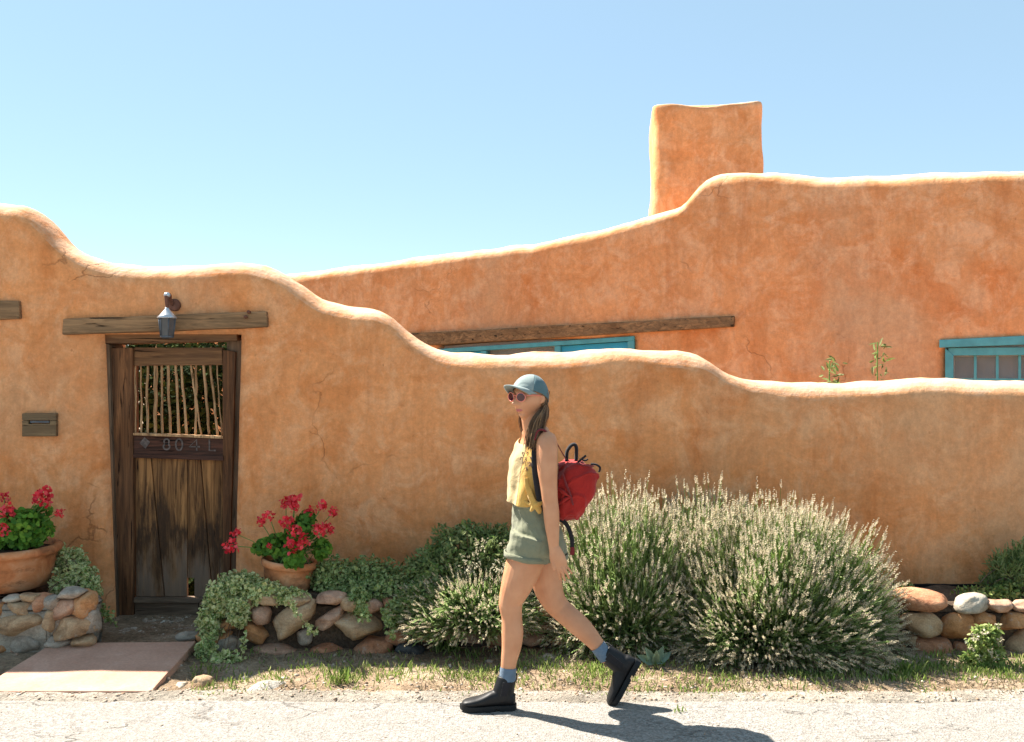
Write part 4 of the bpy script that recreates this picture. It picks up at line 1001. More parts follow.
clumps('shrub', 'dense green and grey shrub with cream flowers, left of the woman', 'shrub', tuple(W(465, 600, 6.3)),
       [(470, 550, 6.35, .27, .22, .17, 1.0), (500, 560, 6.3, .2, .2, .2, .9), (435, 575, 6.25, .2, .2, .16, .9), (440, 592, 6.15, .2, .14, .10, .5), (420, 600, 6.05, .14, .14, .10, .45),
        (540, 560, 6.35, .18, .18, .2, .5), (450, 618, 5.95, .16, .08, .08, .3), (430, 628, 5.95, .06, .05, .06, .12)], 4200, .036, 'shrub_leaf', None,
       flowers=[(500, 566, 5.98, .05, 60), (470, 562, 6.02, .07, 70), (480, 545, 6.1, .06, 50), (508, 545, 6.15, .04, 40)], droop=.3, stems=260, elong=2.6)
bushes('low_bush', 'low arching bush with cream seed heads drooping over stones, left of the woman\'s front leg', ((478 - 512) / 1000 * 6.1, 6.15, .20), (.46, .36, .27), 1500, 21, (-.06, -.10), None, .4, head_scale=.8, zmin=.05)
iv = clumps('ivy', 'pale variegated ivy tumbling over the boulders just right of the gate', 'ivy', tuple(W(240, 600, 6.2)),
       [(240, 585, 6.15, .13, .1, .08, 1), (222, 598, 6.1, .1, .1, .1, .9), (262, 592, 6.12, .14, .09, .06, .8), (210, 622, 6.05, .07, .07, .12, .6), (290, 596, 6.12, .12, .07, .04, .5), (238, 612, 6.0, .06, .04, .08, .35), (206, 655, 5.9, .06, .05, .1, .35), (225, 662, 5.85, .09, .05, .06, .3)], 1250, .03, 'ivy', 'ivy around the boulders', droop=.3, stems=60, elong=1.35)
vine(214, 630, 5.92, [(208, 650, 5.85), (212, 668, 5.8)], 90, .026, 'ivy_green', iv); vine(243, 636, 5.9, [(243, 648, 5.85), (240, 662, 5.83)], 40, .026, 'ivy', iv); vine(205, 640, 5.9, [(203, 660, 5.8), (222, 672, 5.75), (236, 671, 5.74)], 110, .026, 'ivy_green', iv)
vine(290, 600, 5.98, [(296, 612, 5.88), (310, 628, 5.86), (314, 634, 5.86)], 60, .026, 'ivy', iv)
iv2 = clumps('ivy', 'dark green ivy mound on the bank between the geranium pot and the shrub', 'ivy', tuple(W(355, 590, 6.4)),
       [(335, 577, 6.35, .17, .14, .12, 1), (370, 575, 6.4, .2, .14, .11, 1.1), (345, 590, 6.25, .16, .1, .07, .7), (392, 592, 6.2, .14, .12, .1, .7), (360, 602, 6.08, .07, .05, .08, .3), (400, 612, 6.0, .08, .05, .08, .3), (318, 573, 6.4, .08, .1, .08, .3)], 1250, .03, 'ivy_green', 'ivy around the boulders', droop=.3, stems=60, elong=1.35)
vine(360, 600, 6.0, [(362, 608, 5.9), (366, 618, 5.86)], 60, .028, 'ivy_green', iv2); vine(385, 612, 5.95, [(388, 622, 5.88), (392, 634, 5.86)], 80, .03, 'ivy_green', iv2)
iv3 = clumps('ivy', 'variegated ivy beside the left pot, trailing down to the gate post', 'ivy', tuple(W(72, 590, 6.3)),
       [(70, 562, 6.45, .1, .08, .1, .8), (78, 575, 6.35, .12, .09, .08, .8), (90, 588, 6.3, .06, .06, .08, .4), (64, 585, 6.3, .08, .07, .06, .4)], 900, .03, 'ivy', 'ivy around the boulders', droop=.4, stems=40, elong=1.35)
vine(90, 585, 6.25, [(98, 600, 6.2), (106, 614, 6.2), (112, 622, 6.2)], 120, .028, 'ivy_green', iv3)
clumps('shrub', 'fine grey-green shrub at the right edge against the wall', 'shrub', tuple(W(1012, 585, 6.5)),
       [(1012, 572, 6.5, .14, .12, .13, 1), (1030, 565, 6.5, .14, .12, .16, .8), (995, 584, 6.5, .08, .08, .06, .3)], 1800, .045, 'lav_leaf', None, droop=-.6, stems=60, elong=6)
clumps('flowering_plant', 'small bushy plant with white flowers before the right stone wall', 'plant', tuple(W(985, 668, 5.75)),
       [(984, 645, 5.72, .08, .06, .11, 1), (975, 660, 5.7, .07, .05, .05, .5), (995, 660, 5.7, .06, .05, .07, .5), (990, 632, 5.74, .05, .04, .04, .3)], 600, .028, 'weed', None,
       flowers=[(975, 637, 5.66, .016, 30), (985, 632, 5.66, .014, 14), (972, 648, 5.64, .012, 12), (1000, 640, 5.66, .014, 12), (990, 650, 5.64, .012, 12), (980, 658, 5.64, .012, 10), (995, 657, 5.64, .016, 14), (998, 625, 5.68, .012, 12), (966, 640, 5.68, .01, 8)], stems=40, elong=1.7)
clumps('shrub', 'grey lavender clump at the foot of the stones, right end of the big bush', 'shrub', tuple(W(870, 645, 5.95)),
       [(875, 615, 5.95, .1, .1, .14, 1), (850, 635, 5.85, .12, .1, .1, .8)], 1300, .04, 'lav_leaf', None, droop=-.3, stems=60, elong=6)
clumps('ground_ivy', 'low green weeds at the wall foot above the right boulders', 'plant', tuple(W(1000, 590, 6.4)),
       [(985, 592, 6.35, .2, .1, .03, .6), (1010, 590, 6.4, .12, .1, .05, .5), (905, 590, 6.4, .1, .08, .04, .3), (893, 595, 6.3, .08, .08, .05, .3)], 500, .025, 'weed', None, stems=0)
# grey succulent behind the raised boot
su = thing('succulent', 'small grey-green broad-leaved succulent behind the raised boot', 'plant', tuple(W(655, 664, 5.7)))
b = np.array(W(655, 664, 5.7)); dd = np.array([[-.5, -.3, .9], [.4, -.3, 1], [.0, -.5, .6], [-.9, -.2, .5], [.8, .2, .5]])
for q in dd:
    v, f = leaves(b[None], q[None], np.array([[0, -1, .3]]), [.12], [.05], .15); mk('leaf', v, f, M['agave'], su)
# courtyard plants seen over the wall and through the gate
def sprig(label, px, top, py, Y, n, spread):
    o = W(px, py, Y); o.z = -.05
    t = thing('tall_weed', label, 'weed', tuple(o), 'tall weeds in the courtyard'); tp_ = W(px + spread, top, Y)
    s = np.linspace(0, 1, 10)[:, None]; Q = np.array(o) * (1 - s) + np.array(tp_) * s; Q[:, 0] += np.sin(s[:, 0] * 5) * .03
    v, f = tubes(Q[None], np.full((1, 10), .006), 4); mk('stem', v, f, M['ger_stem'], t)
    q = NP.uniform(.45, 1, n)[:, None] ; pos = np.array(o) * (1 - q) + np.array(tp_) * q + NP.normal(size=(n, 3)) * .035
    D = rdir(n, -.1); L = NP.uniform(.05, .09, n); v, f = leaves(pos, D, rdir(n, .5), L, L / 3.2); mk('leaves', v, f, M['shrub_leaf'], t, kind='stuff')
sprig('short dark bushy weed tip showing over the wall, left of the taller one', 830, 361, 385, 8.6, 150, 3); sprig('taller thin weed showing over the wall between the bushy one and the window', 877, 342, 385, 8.6, 90, 4)
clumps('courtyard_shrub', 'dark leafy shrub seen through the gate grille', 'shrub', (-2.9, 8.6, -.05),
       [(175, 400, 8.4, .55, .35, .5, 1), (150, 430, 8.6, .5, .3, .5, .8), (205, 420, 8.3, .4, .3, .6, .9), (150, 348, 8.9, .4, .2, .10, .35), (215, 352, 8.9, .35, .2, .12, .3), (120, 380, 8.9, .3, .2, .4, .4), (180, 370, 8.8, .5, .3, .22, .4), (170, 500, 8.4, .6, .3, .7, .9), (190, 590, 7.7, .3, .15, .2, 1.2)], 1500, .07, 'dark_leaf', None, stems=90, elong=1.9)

# ------------------------------------------------------------------ verge grass, litter, pebbles
def scatter_blades(name, n, dens, h, mat, wd=.0035, flat=0.0, yr=(5.2, 6.05), xr=(-3.2, 4.2)):
    P = []
    while len(P) < n:
        x = rnd.uniform(*xr); y = rnd.uniform(*yr)
        if rnd.random() < dens(x, y): P.append((x, y, verge_z(x, y) - .004))
    P = np.array(P); D = rdir(n) * (.55 + flat) + np.array([0, 0, 1 - flat]); L = NP.uniform(.4, 1.2, n) * h
    v, f = leaves(P, D, rdir(n), L, np.full(n, wd * 2), .2); o = mk(name, v, f, M[mat]); o['kind'] = 'stuff'; return o
def gr(x, y):
    px = 512 + x / y * 1000; a_ = nz2(x, y, 3.1, 7) * .7 + .42 + nz2(x, y, 11, 2) * .5
    m_ = 0.0
    if 430 < px < 640: m_ = 1.0 if y > 5.45 else .35
    elif 240 < px <= 430: m_ = .45 if y > 5.45 else .15
    elif px > 780: m_ = 1.2 if 5.45 < y < 5.95 else .2
    elif px > 640: m_ = .45
    elif 190 < px <= 240: m_ = .4
    return max(0, min(1, a_)) * m_ * (.3 if y > 5.74 else 1) if px > 190 else 0
g = scatter_blades('grass', 5800, gr, .045, 'grass'); tag(g, 'sparse green grass growing on the verge below the stones', 'grass')
def sr(x, y):
    px = 512 + x / y * 1000
    return 0 if px < 185 else max(0, min(1, .45 + nz2(x, y, 4, 9))) * (1.0 if px > 560 else .6)
g = scatter_blades('dry_litter', 9500, sr, .045, 'straw', .0022, .8, (5.22, 5.98)); tag(g, 'dry straw and twig litter strewn over the verge', 'litter')
# tufts
for (px, py, lab) in ((340, 684, 'grass tuft at the road edge right of the pale cement'), (866 + 40, 676, 'grass tuft in the verge before the right stone wall'), (447, 652, 'tall weedy grass tuft under the shrub left of the woman'), (340 + 340, 712, 'tiny weed growing in the road right of the raised boot')):
    p = gpt(px, py, 0.0); n = 60 if py < 700 else 14
    pos = np.array(p) + NP.normal(size=(n, 3)) * np.array([.04, .03, 0]) * (1 if py < 700 else .35); D = rdir(n) * .6 + np.array([0, 0, 1]); L = NP.uniform(.04, .11, n) * (1 if py < 700 else .35)
    v, f = leaves(pos, D, rdir(n), L, np.full(n, .007), .2); o = mk('grass_tuft', v, f, M['grass'], None, org=tuple(p)); tag(o, lab, 'grass tuft', kind='stuff')
tet = np.array([[1, 0, -.3], [-.5, .87, -.3], [-.5, -.87, -.3], [0, 0, .8]])
bm = bmesh.new(); bmesh.ops.create_icosphere(bm, subdivisions=1, radius=1); IV = np.array([v.co[:] for v in bm.verts]); IF = np.array([[v.index for v in f.verts] for f in bm.faces]); bm.free()
def pebbles(name, n, xr, yr, zf, smin, smax, label, dens=None):
    P = []
    while len(P) < n:
        x = rnd.uniform(*xr); y = rnd.uniform(*yr)
        if dens is None or rnd.random() < dens(x, y): P.append((x, y, zf(x, y)))
    P = np.array(P); s = NP.uniform(0, 1, n) ** 3 * (smax - smin) + smin
    V = P[:, None, :] + IV[None] * (s[:, None, None] * NP.uniform(.6, 1.3, (n, 1, 3)) * np.array([1, 1, .65])) + NP.normal(size=(n, len(IV), 3)) * s[:, None, None] * .12
    F = (IF[None] + (np.arange(n) * len(IV))[:, None, None]).reshape(-1, 3)
    o = mk(name, V.reshape(-1, 3), F, M['pebble'], smooth=False); tag(o, label, 'gravel', kind='stuff')
pebbles('pebbles', 3800, (-3.4, 4.2), (5.02, 5.5), lambda x, y: max(verge_z(x, y), grit_z(x, y)), .003, .013, 'loose pebbles and grit along the road edge')
pebbles('gravel', 2600, (-3.15, -2.0), (5.95, 6.9), land_z, .004, .015, 'loose gravel on the landing before the gate')
pebbles('road_grit', 900, (-3.4, 4.2), (4.3, 5.1), lambda x, y: road_z(x, y) + .001, .0012, .006, 'scattered small stones lying on the road')
pebbles('rubble', 260, (-3.1, 4.2), (5.45, 5.95), verge_z, .006, .024, 'small stones and clods on the verge', lambda x, y: 1 if x > -2 or y > 5.9 else .0)
#WOMAN
# ------------------------------------------------------------------ the woman
YB = 5.11
def B(px, py, dy=0.0): return W(px, py, YB) + Vector((0, dy, 0)) + (Vector(((px - 512) / 1000 * dy, 0, -(py - 371) / 1000 * dy)))
PXM = YB / 1000
def skin_mat():
    A = Mt('skin', 0.5, 0.35)
    c = A.ramp(A.noise(14, 5, 0.5), [(0.3, (0.52, 0.235, 0.12)), (0.7, (0.60, 0.295, 0.16))])
    A.b.inputs['Subsurface Weight'].default_value = 0.12; A.b.inputs['Subsurface Radius'].default_value = (0.012, 0.005, 0.003); A.b.inputs['Subsurface Scale'].default_value = 1.0
    return A.done(c, A.bump(A.noise(160, 3, 0.5), 0.08, 0.001))
M['skin'] = skin_mat()
def cloth(name, col, weave=420, var=0.12, rough=0.9, wr=0.5, trans=0.0):
    A = Mt(name, rough, 0.2)
    A.b.inputs['Sheen Weight'].default_value = 0.15
    nz = A.noise(7, 7, 0.6, dist=0.6); c = A.ramp(nz, [(0.3, tuple(x * (1 - var) for x in col)), (0.7, tuple(min(1, x * (1 + var)) for x in col))])
    c = A.mix(0.35, c, A.ramp(A.noise(weave, 2, 0.5), [(0.3, 0.75), (0.7, 1.2)]), 'MULTIPLY')
    nb = A.bump(A.noise(9, 5, 0.55, dist=1.2), wr, 0.02); nb = A.bump(A.noise(weave, 2, 0.5), 0.25, 0.002, nb)
    return A.done(c, nb)
M['shorts'] = cloth('olive_cotton', (0.20, 0.205, 0.135), wr=.5)
M['cream'] = cloth('cream_cotton', (0.50, 0.375, 0.19), wr=.5)
M['yellow'] = cloth('yellow_cotton', (0.56, 0.33, 0.085), wr=.6)
M['cap'] = cloth('teal_washed_cotton', (0.085, 0.15, 0.165), wr=.25)
M['capfront'] = cloth('pale_cap_cotton', (0.24, 0.29, 0.28), wr=.25)
M['sock'] = cloth('blue_grey_sock', (0.115, 0.165, 0.225), 300, .2)
M['red'] = cloth('red_canvas', (0.32, 0.014, 0.010), 300, .15, .75, .5)
M['darkred'] = cloth('dark_red_strap', (0.17, 0.02, 0.022), 300, .2, .8, .2)
M['blackweb'] = cloth('black_webbing', (0.018, 0.016, 0.018), 300, .2, .8, .2)
M['leather'] = plain('black_leather', (0.010, 0.010, 0.011), 0.5, 0.28, 0.3, 18, 0.25, 0.004)
M['sole'] = plain('rubber_sole', (0.012, 0.013, 0.014), 0.7, 0.25, 0.2, 40, 0.2)
M['lens'] = plain('dark_lens', (0.05, 0.008, 0.015), 0.08, 0.6, 0.2, 4, 0.0)
M['coral'] = plain('coral_frame', (0.70, 0.20, 0.14), 0.3, 0.5, 0.05)
M['lips'] = plain('lips', (0.52, 0.16, 0.14), 0.45, 0.4, 0.1)
M['embroid'] = plain('brown_embroidery', (0.20, 0.12, 0.09), 0.8, 0.2, 0.4, 60)
def hair_mat():
    A = Mt('brown_hair', 0.45, 0.4)
    r = A.n("ShaderNodeNewGeometry").outputs['Random Per Island']
    c = A.ramp(r, [(0, (0.06, 0.03, 0.014)), (.6, (0.17, 0.09, 0.042)), (1, (0.34, 0.20, 0.10))])
    return A.done(c)
M['hair'] = hair_mat()

person = thing('person', 'young woman walking left in blue-grey cap, sunglasses, cream top, olive shorts and black boots', 'person', tuple(B(540, 709)))
person.location.z = 0.0; ORG[person.name] = Vector(person.location)
TY = math.radians(22)                      # torso turned a little towards the camera
tside = Vector((math.sin(TY), -math.cos(TY), 0))        # her left
tfwd = Vector((-math.cos(TY), -math.sin(TY), 0))
def torso(rows, dr=0.0, n=28):
    """rows: px, py, front-back radius, side radius (m), lateral shift"""
    V = []; F = []
    R = np.array(cr([np.array(r, float) for r in rows], 5))
    for px, py, rf, rs_ in R:
        c = B(px, py)
        for k in range(n):
            a_ = 2 * math.pi * k / n; ca, sa = math.cos(a_), math.sin(a_)
            ca = math.copysign(abs(ca) ** .9, ca); sa = math.copysign(abs(sa) ** .9, sa)
            V.append(c + tfwd * ca * (rf + dr) + tside * sa * (rs_ + dr))
    m = len(R)
    for i in range(m - 1):
        for k in range(n): k2 = (k + 1) % n; F.append((i * n + k, (i + 1) * n + k, (i + 1) * n + k2, i * n + k2))
    F.append(tuple(range(n))); F.append(tuple((m - 1) * n + k for k in range(n - 1, -1, -1)))
    return V, F
T_ROWS = [(536, 427, .056, .064), (536.5, 433, .066, .100), (538, 439, .068, .135), (538, 446, .080, .155), (536, 457, .088, .145), (535, 470, .094, .138), (534, 482, .090, .130), (533, 495, .084, .122), (534, 507, .080, .118), (536, 519, .090, .130), (538, 532, .102, .146), (538, 545, .104, .152), (537, 552, .095, .14), (537, 557, .06, .08)]
parts = [torso(T_ROWS)]
# neck
parts.append(tube([B(537, 437), B(533, 425, -.012), B(531, 413, -.02), B(531, 403, -.02)], [.070, .055, .052, .05], [.064, .052, .050, .05], n=20))
# legs: near leg in front, far leg trailing
nl_, fl_ = -0.075, 0.075; ft_ = 0.0
def limb(pts, ra, rb=None): return tube(pts, ra, rb, side=(1, 0, 0), n=22, seg=5)
parts.append(limb([B(530, 540, nl_), B(527, 556, nl_), B(521.5, 572, nl_ - .005), B(515.5, 588, nl_ - .01), B(510.8, 601, nl_ - .01), B(510.8, 608, nl_ - .01), B(511.8, 618, nl_ - .01), B(512.5, 632, nl_ - .01), B(511.6, 646, nl_ - .01), B(509.5, 658, nl_ - .01), B(508.2, 668, nl_ - .01), B(507.5, 680, nl_ - .01)],
                  [.098, .096, .089, .076, .061, .058, .052, .055, .050, .042, .038, .036], [.09, .092, .086, .074, .06, .056, .052, .054, .05, .042, .037, .036]))
def limb2(pts, ra, rb=None): return tube(pts, ra, rb, side=(.75, 0, .65), n=22, seg=5)
parts.append(limb2([B(540, 540, fl_), B(544, 560, fl_), B(546, 575, fl_), B(549, 590, fl_), B(554.5, 602, fl_), B(561, 609.5, fl_), B(570, 617.5, .055), B(579, 625.5, .04), B(588, 634.5, .025), B(596, 643.5, .01), B(602, 651, ft_), B(608, 659, ft_)],
                   [.094, .092, .084, .074, .064, .058, .057, .056, .049, .041, .037, .035], [.088, .088, .08, .07, .062, .056, .055, .054, .049, .041, .036, .035]))
# near arm, hanging back
na = -0.155
parts.append(limb([B(547.5, 438, na + .035), B(547, 444, na + .005), B(547, 456, na - .012), B(547.5, 470, na - .022), B(548.5, 484, na - .026), B(549.6, 497, na - .03), B(550.3, 503, na - .03), B(551.2, 512, na - .032), B(552, 524, na - .035), B(553, 536, na - .04), B(553.8, 546, na - .042), B(555, 553, na - .044)],
                  [.044, .053, .053, .050, .044, .040, .039, .040, .037, .031, .026, .028], [.044, .05, .050, .046, .041, .037, .036, .038, .034, .028, .021, .018]))
# far arm bent up behind the chest strap
fa = .155
parts.append(limb([B(530, 440, fa - .03), B(529, 446, fa), B(528, 462, fa + .01), B(530, 480, fa + .005), B(532, 490, fa)], [.042, .047, .044, .040, .037]))
parts.append(limb([B(532, 490, fa), B(529, 484, fa - .02), B(526, 474, fa - .04), B(524, 466, fa - .05), B(524, 461, fa - .05)], [.037, .036, .031, .026, .034]))
# near hand: palm and five fingers, back of the hand towards the camera
hb = na - .046
parts.append(limb([B(554.5, 548, hb), B(556.5, 555, hb - .002), B(558.8, 562, hb - .002), B(560.5, 567, hb)], [.027, .037, .040, .036], [.018, .018, .016, .013]))
def finger(pts, r): return tube([B(*p) for p in pts], [r * k for k in np.linspace(1.05, .78, len(pts))], n=12, seg=4)
for P_, r in (([(556.8, 563, hb - .004), (558.2, 569, hb - .006), (559.4, 574.5, hb - .002), (560.6, 579.5, hb + .008)], .0078),
              ([(559.4, 564, hb - .006), (561.8, 570, hb - .010), (563.6, 575.9, hb - .006), (565.0, 581.0, hb + .004)], .0080),
              ([(562.0, 563.4, hb - .004), (564.8, 569, hb - .008), (567.3, 574.2, hb - .006), (569.2, 578.6, hb + .002)], .0077),
              ([(564.2, 561.6, hb + .002), (567, 566.6, hb), (570.2, 570.6, hb), (572.2, 573.8, hb + .004)], .0068),
              ([(553.6, 553, hb + .004), (552.8, 559.5, hb - .004), (553.6, 565.5, hb - .010), (554.8, 570, hb - .008)], .0098)):
    parts.append(finger(P_, r))
# head: turned 45 degrees towards the camera
HA = math.radians(45)
HF = Vector((-math.cos(HA), -math.sin(HA), 0)); HS = Vector((math.sin(HA), -math.cos(HA), 0)); HU = Vector((0, 0, 1))
HC = B(530.0, 397.5, -.02)
def hw(f_, s_, u_): return HC + HF * f_ + HS * s_ + HU * u_
def gauss(x, y, cx, cy_, sx, sy): return math.exp(-((x - cx) / sx) ** 2 - ((y - cy_) / sy) ** 2)
def head_mesh(nu=150, nv=120):
    V = []; F = []
    for j in range(nv + 1):
        ph = math.pi * j / nv; u = math.cos(ph)
        for k in range(nu):
            th = 2 * math.pi * k / nu
            f_ = math.sin(ph) * math.cos(th); s_ = math.sin(ph) * math.sin(th)
            x, y, z = f_ * .094, s_ * .075, u * .116
            if z < 0:      # jaw
                t = -z / .112; y *= 1 - .34 * t ** 1.6; x *= 1 - (.10 * t if x > 0 else .45 * t); 
                if x > 0: x += .012 * t
            face = max(0, f_) ** .5 if f_ > 0 else 0
            if f_ > 0:
                x -= .008 * gauss(y, z, .033, .012, .020, .014) + .008 * gauss(y, z, -.033, .012, .020, .014)     # sockets
                x += .004 * gauss(y, z, 0, .03, .045, .012)
                x += .034 * gauss(y, z, 0, -.031, .0115, .013) + .018 * gauss(y, z, 0, -.010, .009, .020) + .006 * (gauss(y, z, .012, -.037, .007, .006) + gauss(y, z, -.012, -.037, .007, .006))
                x += .007 * gauss(y, z, 0, -.056, .022, .007) + .006 * gauss(y, z, 0, -.066, .019, .006) - .005 * gauss(y, z, 0, -.0615, .024, .0025)
                x -= .005 * gauss(y, z, 0, -.077, .02, .007)
                x += .011 * gauss(y, z, 0, -.097, .020, .016)
                x += .004 * (gauss(y, z, .042, -.022, .018, .018) + gauss(y, z, -.042, -.022, .018, .018))
            V.append(hw(x, y, z))
    for j in range(nv):
        for k in range(nu): k2 = (k + 1) % nu; F.append((j * nu + k, (j + 1) * nu + k, (j + 1) * nu + k2, j * nu + k2))
    return V, F
parts.append(head_mesh())
for sg in (1, -1):   # ears
    e = [hw(-.004, sg * .070, .014), hw(-.010, sg * .079, .008), hw(-.012, sg * .081, -.008), hw(-.006, sg * .078, -.022), hw(-.001, sg * .071, -.028)]
    parts.append(tube(e, [.010, .014, .014, .010, .006], [.005, .0055, .0055, .005, .005], side=tuple(HF), n=12))
body = modded('body', join(*parts), M['skin'], person, [('REMESH', dict(mode='VOXEL', voxel_size=0.003, use_smooth_shade=True)), ('SMOOTH', dict(factor=.5, iterations=3))])
# lips
def on_face(y, z, extra=0.0):
    x = .094 * math.sqrt(max(0, 1 - (y / .074) ** 2 - (z / .112) ** 2)); t = -z / .112 if z < 0 else 0
    if z < 0: x = x * (1 - .10 * t) + .012 * t
    x += .007 * gauss(y, z, 0, -.056, .022, .007) + .006 * gauss(y, z, 0, -.066, .019, .006) - .005 * gauss(y, z, 0, -.0615, .024, .0025)
    return hw(x + extra, y, z)
lu = tube([on_face(y, -.0575 - .004 * (abs(y) / .024) ** 2 - 0.0015 * (abs(y) < .004)) for y in np.linspace(-.023, .023, 9)], [.001, .0026, .0034, .0038, .0032, .0038, .0034, .0026, .001], n=8, seg=2)
ll = tube([on_face(y, -.0655 + .004 * (abs(y) / .024) ** 2) for y in np.linspace(-.021, .021, 9)], [.001, .003, .0042, .0048, .005, .0048, .0042, .003, .001], n=8, seg=2)
mk('lips', *join(lu, ll), M['lips'], person)
# sunglasses
sg_root = mk('sunglasses', *join(tube([hw(.104, -.010, .010), hw(.108, 0, .013), hw(.104, .010, .010)], [.0028] * 3, n=8),
        *[tube([hw(.090, s_ * .060, .012), hw(.06, s_ * .0755, .014), hw(.02, s_ * .079, .013), hw(-.012, s_ * .080, .006)], [.003] * 4, n=6) for s_ in (1, -1)]), M['coral'], person)
for s_ in (1, -1):
    cc = hw(.101, s_ * .0345, .004); nrm = (HF + HS * s_ * .22 + Vector((0, 0, -.08))).normalized(); sx = HU.cross(nrm).normalized(); uz = nrm.cross(sx)
    ring = []; disk = [cc + nrm * .006]
    for k in range(24):
        a_ = 2 * math.pi * k / 24; rr = 1 + .06 * math.cos(2 * a_)
        p = cc + sx * math.cos(a_) * .0250 * rr + uz * math.sin(a_) * .0225; ring.append(p); disk.append(p + nrm * .001)
    mk('lens', disk, [(0, 1 + k, 1 + (k + 1) % 24) for k in range(24)], M['lens'], sg_root)
    rp = np.array([[*p] for p in ring + ring[:2]]); v, f = tubes(rp[None], np.full((1, 26), .0026), 8); mk('rim', v, f, M['coral'], sg_root)
# cap
def cw(f_, s_, u_):
    a_ = math.radians(13); u2 = u_ - .02
    return hw(f_ * math.cos(a_) - u2 * math.sin(a_), s_, .016 + f_ * math.sin(a_) + u2 * math.cos(a_))
def dome(nu=84, nv=26):
    V = []; F = []
    for j in range(nv + 1):
        ph = (math.pi * .5) * j / nv
        for k in range(nu):
            th = 2 * math.pi * k / nu
            f_ = math.sin(ph) * math.cos(th); s_ = math.sin(ph) * math.sin(th); u = math.cos(ph)
            sk = 1 + .008 * math.cos(6 * th) 
            x = f_ * .103 * sk - .004; y = s_ * .086 * sk; z = .022 + u * .098 + (.010 * max(0, f_) * max(0, j - nv + 5) / 5) - .030 * max(0, -f_) * (j / nv)
            V.append(cw(x, y, z))
    for j in range(nv):
        for k in range(nu): k2 = (k + 1) % nu; F.append((j * nu + k, (j + 1) * nu + k, (j + 1) * nu + k2, j * nu + k2))
    return V, F
v, f = dome(); nvv = len(v)
def front(face):
    ks = [i % 84 for i in face]; k = min(ks) if max(ks) - min(ks) < 10 else 83
    return k < 13 or k >= 71
ff = [q for q in f if front(q)]; fb = [q for q in f if not front(q)]
cap = modded('cap', (v, fb), M['cap'], person, [('WELD', dict(merge_threshold=.0005)), ('SOLIDIFY', dict(thickness=.003, offset=1))])
c2 = modded('cap_front', (v, ff), M['capfront'], cap, [('WELD', dict(merge_threshold=.0005)), ('SOLIDIFY', dict(thickness=.003, offset=1))])
V = []; F = []; nu = 18; nv = 8
for i in range(nu + 1):
    a_ = -1.22 + 2.44 * i / nu
    for j in range(nv + 1):
        t = j / nv; r0_ = (math.cos(a_) * .099 - .004, math.sin(a_) * .085); L = .078 * math.cos(a_ * .98) ** .55
        V.append(cw(r0_[0] + L * t * 1.0, r0_[1] * (1 - .10 * t), .038 - .020 * (a_ / 1.2) ** 2 - .012 * t * t - .012 * (abs(a_) ** 2) * t * .4 + .004 * t))
for i in range(nu):
    for j in range(nv): F.append((i * (nv + 1) + j, (i + 1) * (nv + 1) + j, (i + 1) * (nv + 1) + j + 1, i * (nv + 1) + j + 1))
modded('brim', (V, F), M['capfront'], cap, [('SOLIDIFY', dict(thickness=.004, offset=0))])
mk('cap_button', *tube([cw(-.004, 0, .118), cw(-.004, 0, .124)], [.007, .004], n=10, seg=1), M['cap'], cap)
# hair: many thin locks over a base shell
rh = np.random.RandomState(9); paths = []; K = 14
def lock(ctrl, n, spread, r0=.0035):
    C = np.array(cr([np.array([*p]) for p in ctrl], 5)); ii = np.linspace(0, len(C) - 1, K).astype(int); C = C[ii]
    s = np.linspace(0, 1, K)[:, None]
    for _ in range(n):
        o1 = rh.normal(size=3) * spread * .55; o2 = rh.normal(size=3) * spread; w_ = np.sin(s * rh.uniform(4, 9) + rh.uniform(0, 6)) * .003
        paths.append(C + o1 * (1 - s) + o2 * s * 1.0 + w_)
bk = lambda px, py, dy: B(px, py, dy)
for a_ in np.linspace(1.0, 5.25, 26):      # hair under the cap rim falling over the neck and back
    st = hw(math.cos(a_) * .092 - .004, math.sin(a_) * .078, .03)
    gather = hw(-.048 + .02 * math.cos(a_), .02 + .05 * math.sin(a_), -.085); 
    en = B(540 - 4 * math.sin(a_), 436, -.06 * math.sin(a_) - .03)
    st2 = hw(math.cos(a_) * .086 - .006, math.sin(a_) * .072, -.03) if math.cos(a_) < .35 else gather
    if math.cos(a_) > .02: continue
    lock([st, st2, gather, en], 16, .008)
for q in range(7):                          # near lock over the shoulder front
    dx = q * 1.1
    lock([hw(-.035, .070, .02), hw(-.046, .066, -.035), B(536 + dx * 1.1, 415, -.112), B(530.5 + dx * 1.5, 426, -.132), B(528 + dx * 1.6, 437, -.142), B(526.5 + dx * 1.5, 446 + q * .6, -.144)], 36, .0075)
for q in range(5): lock([hw(-.045, .062, .02), hw(-.055, .058, -.04), B(544.5, 416, -.09), B(543 - q, 427, -.115), B(540.5 - q, 437 + q, -.135), B(538.5 - q * 1.5, 444, -.14)], 22, .008)
lock([hw(-.032, .070, .02), hw(-.036, .072, -.03), B(539, 416, -.10), B(534, 424, -.12), B(531, 436, -.13)], 24, .006)
for q in range(4):                          # far lock, seen below the chin
    lock([hw(.01, -.07, .02), hw(.012, -.073, -.05), B(520 + q * .6, 416, .055), B(520.5 + q * .6, 423, .05), B(522.5 + q * .5, 433, .04)], 14, .005)
P = np.array(paths); rad = np.full(P.shape[:2], .0022) * np.linspace(1.1, .45, K)[None]
v1, f1 = tubes(P, rad, 3); 
hs = mk('hair', v1, f1, M['hair'], person)
V = []; F = []; nu, nv = 30, 14
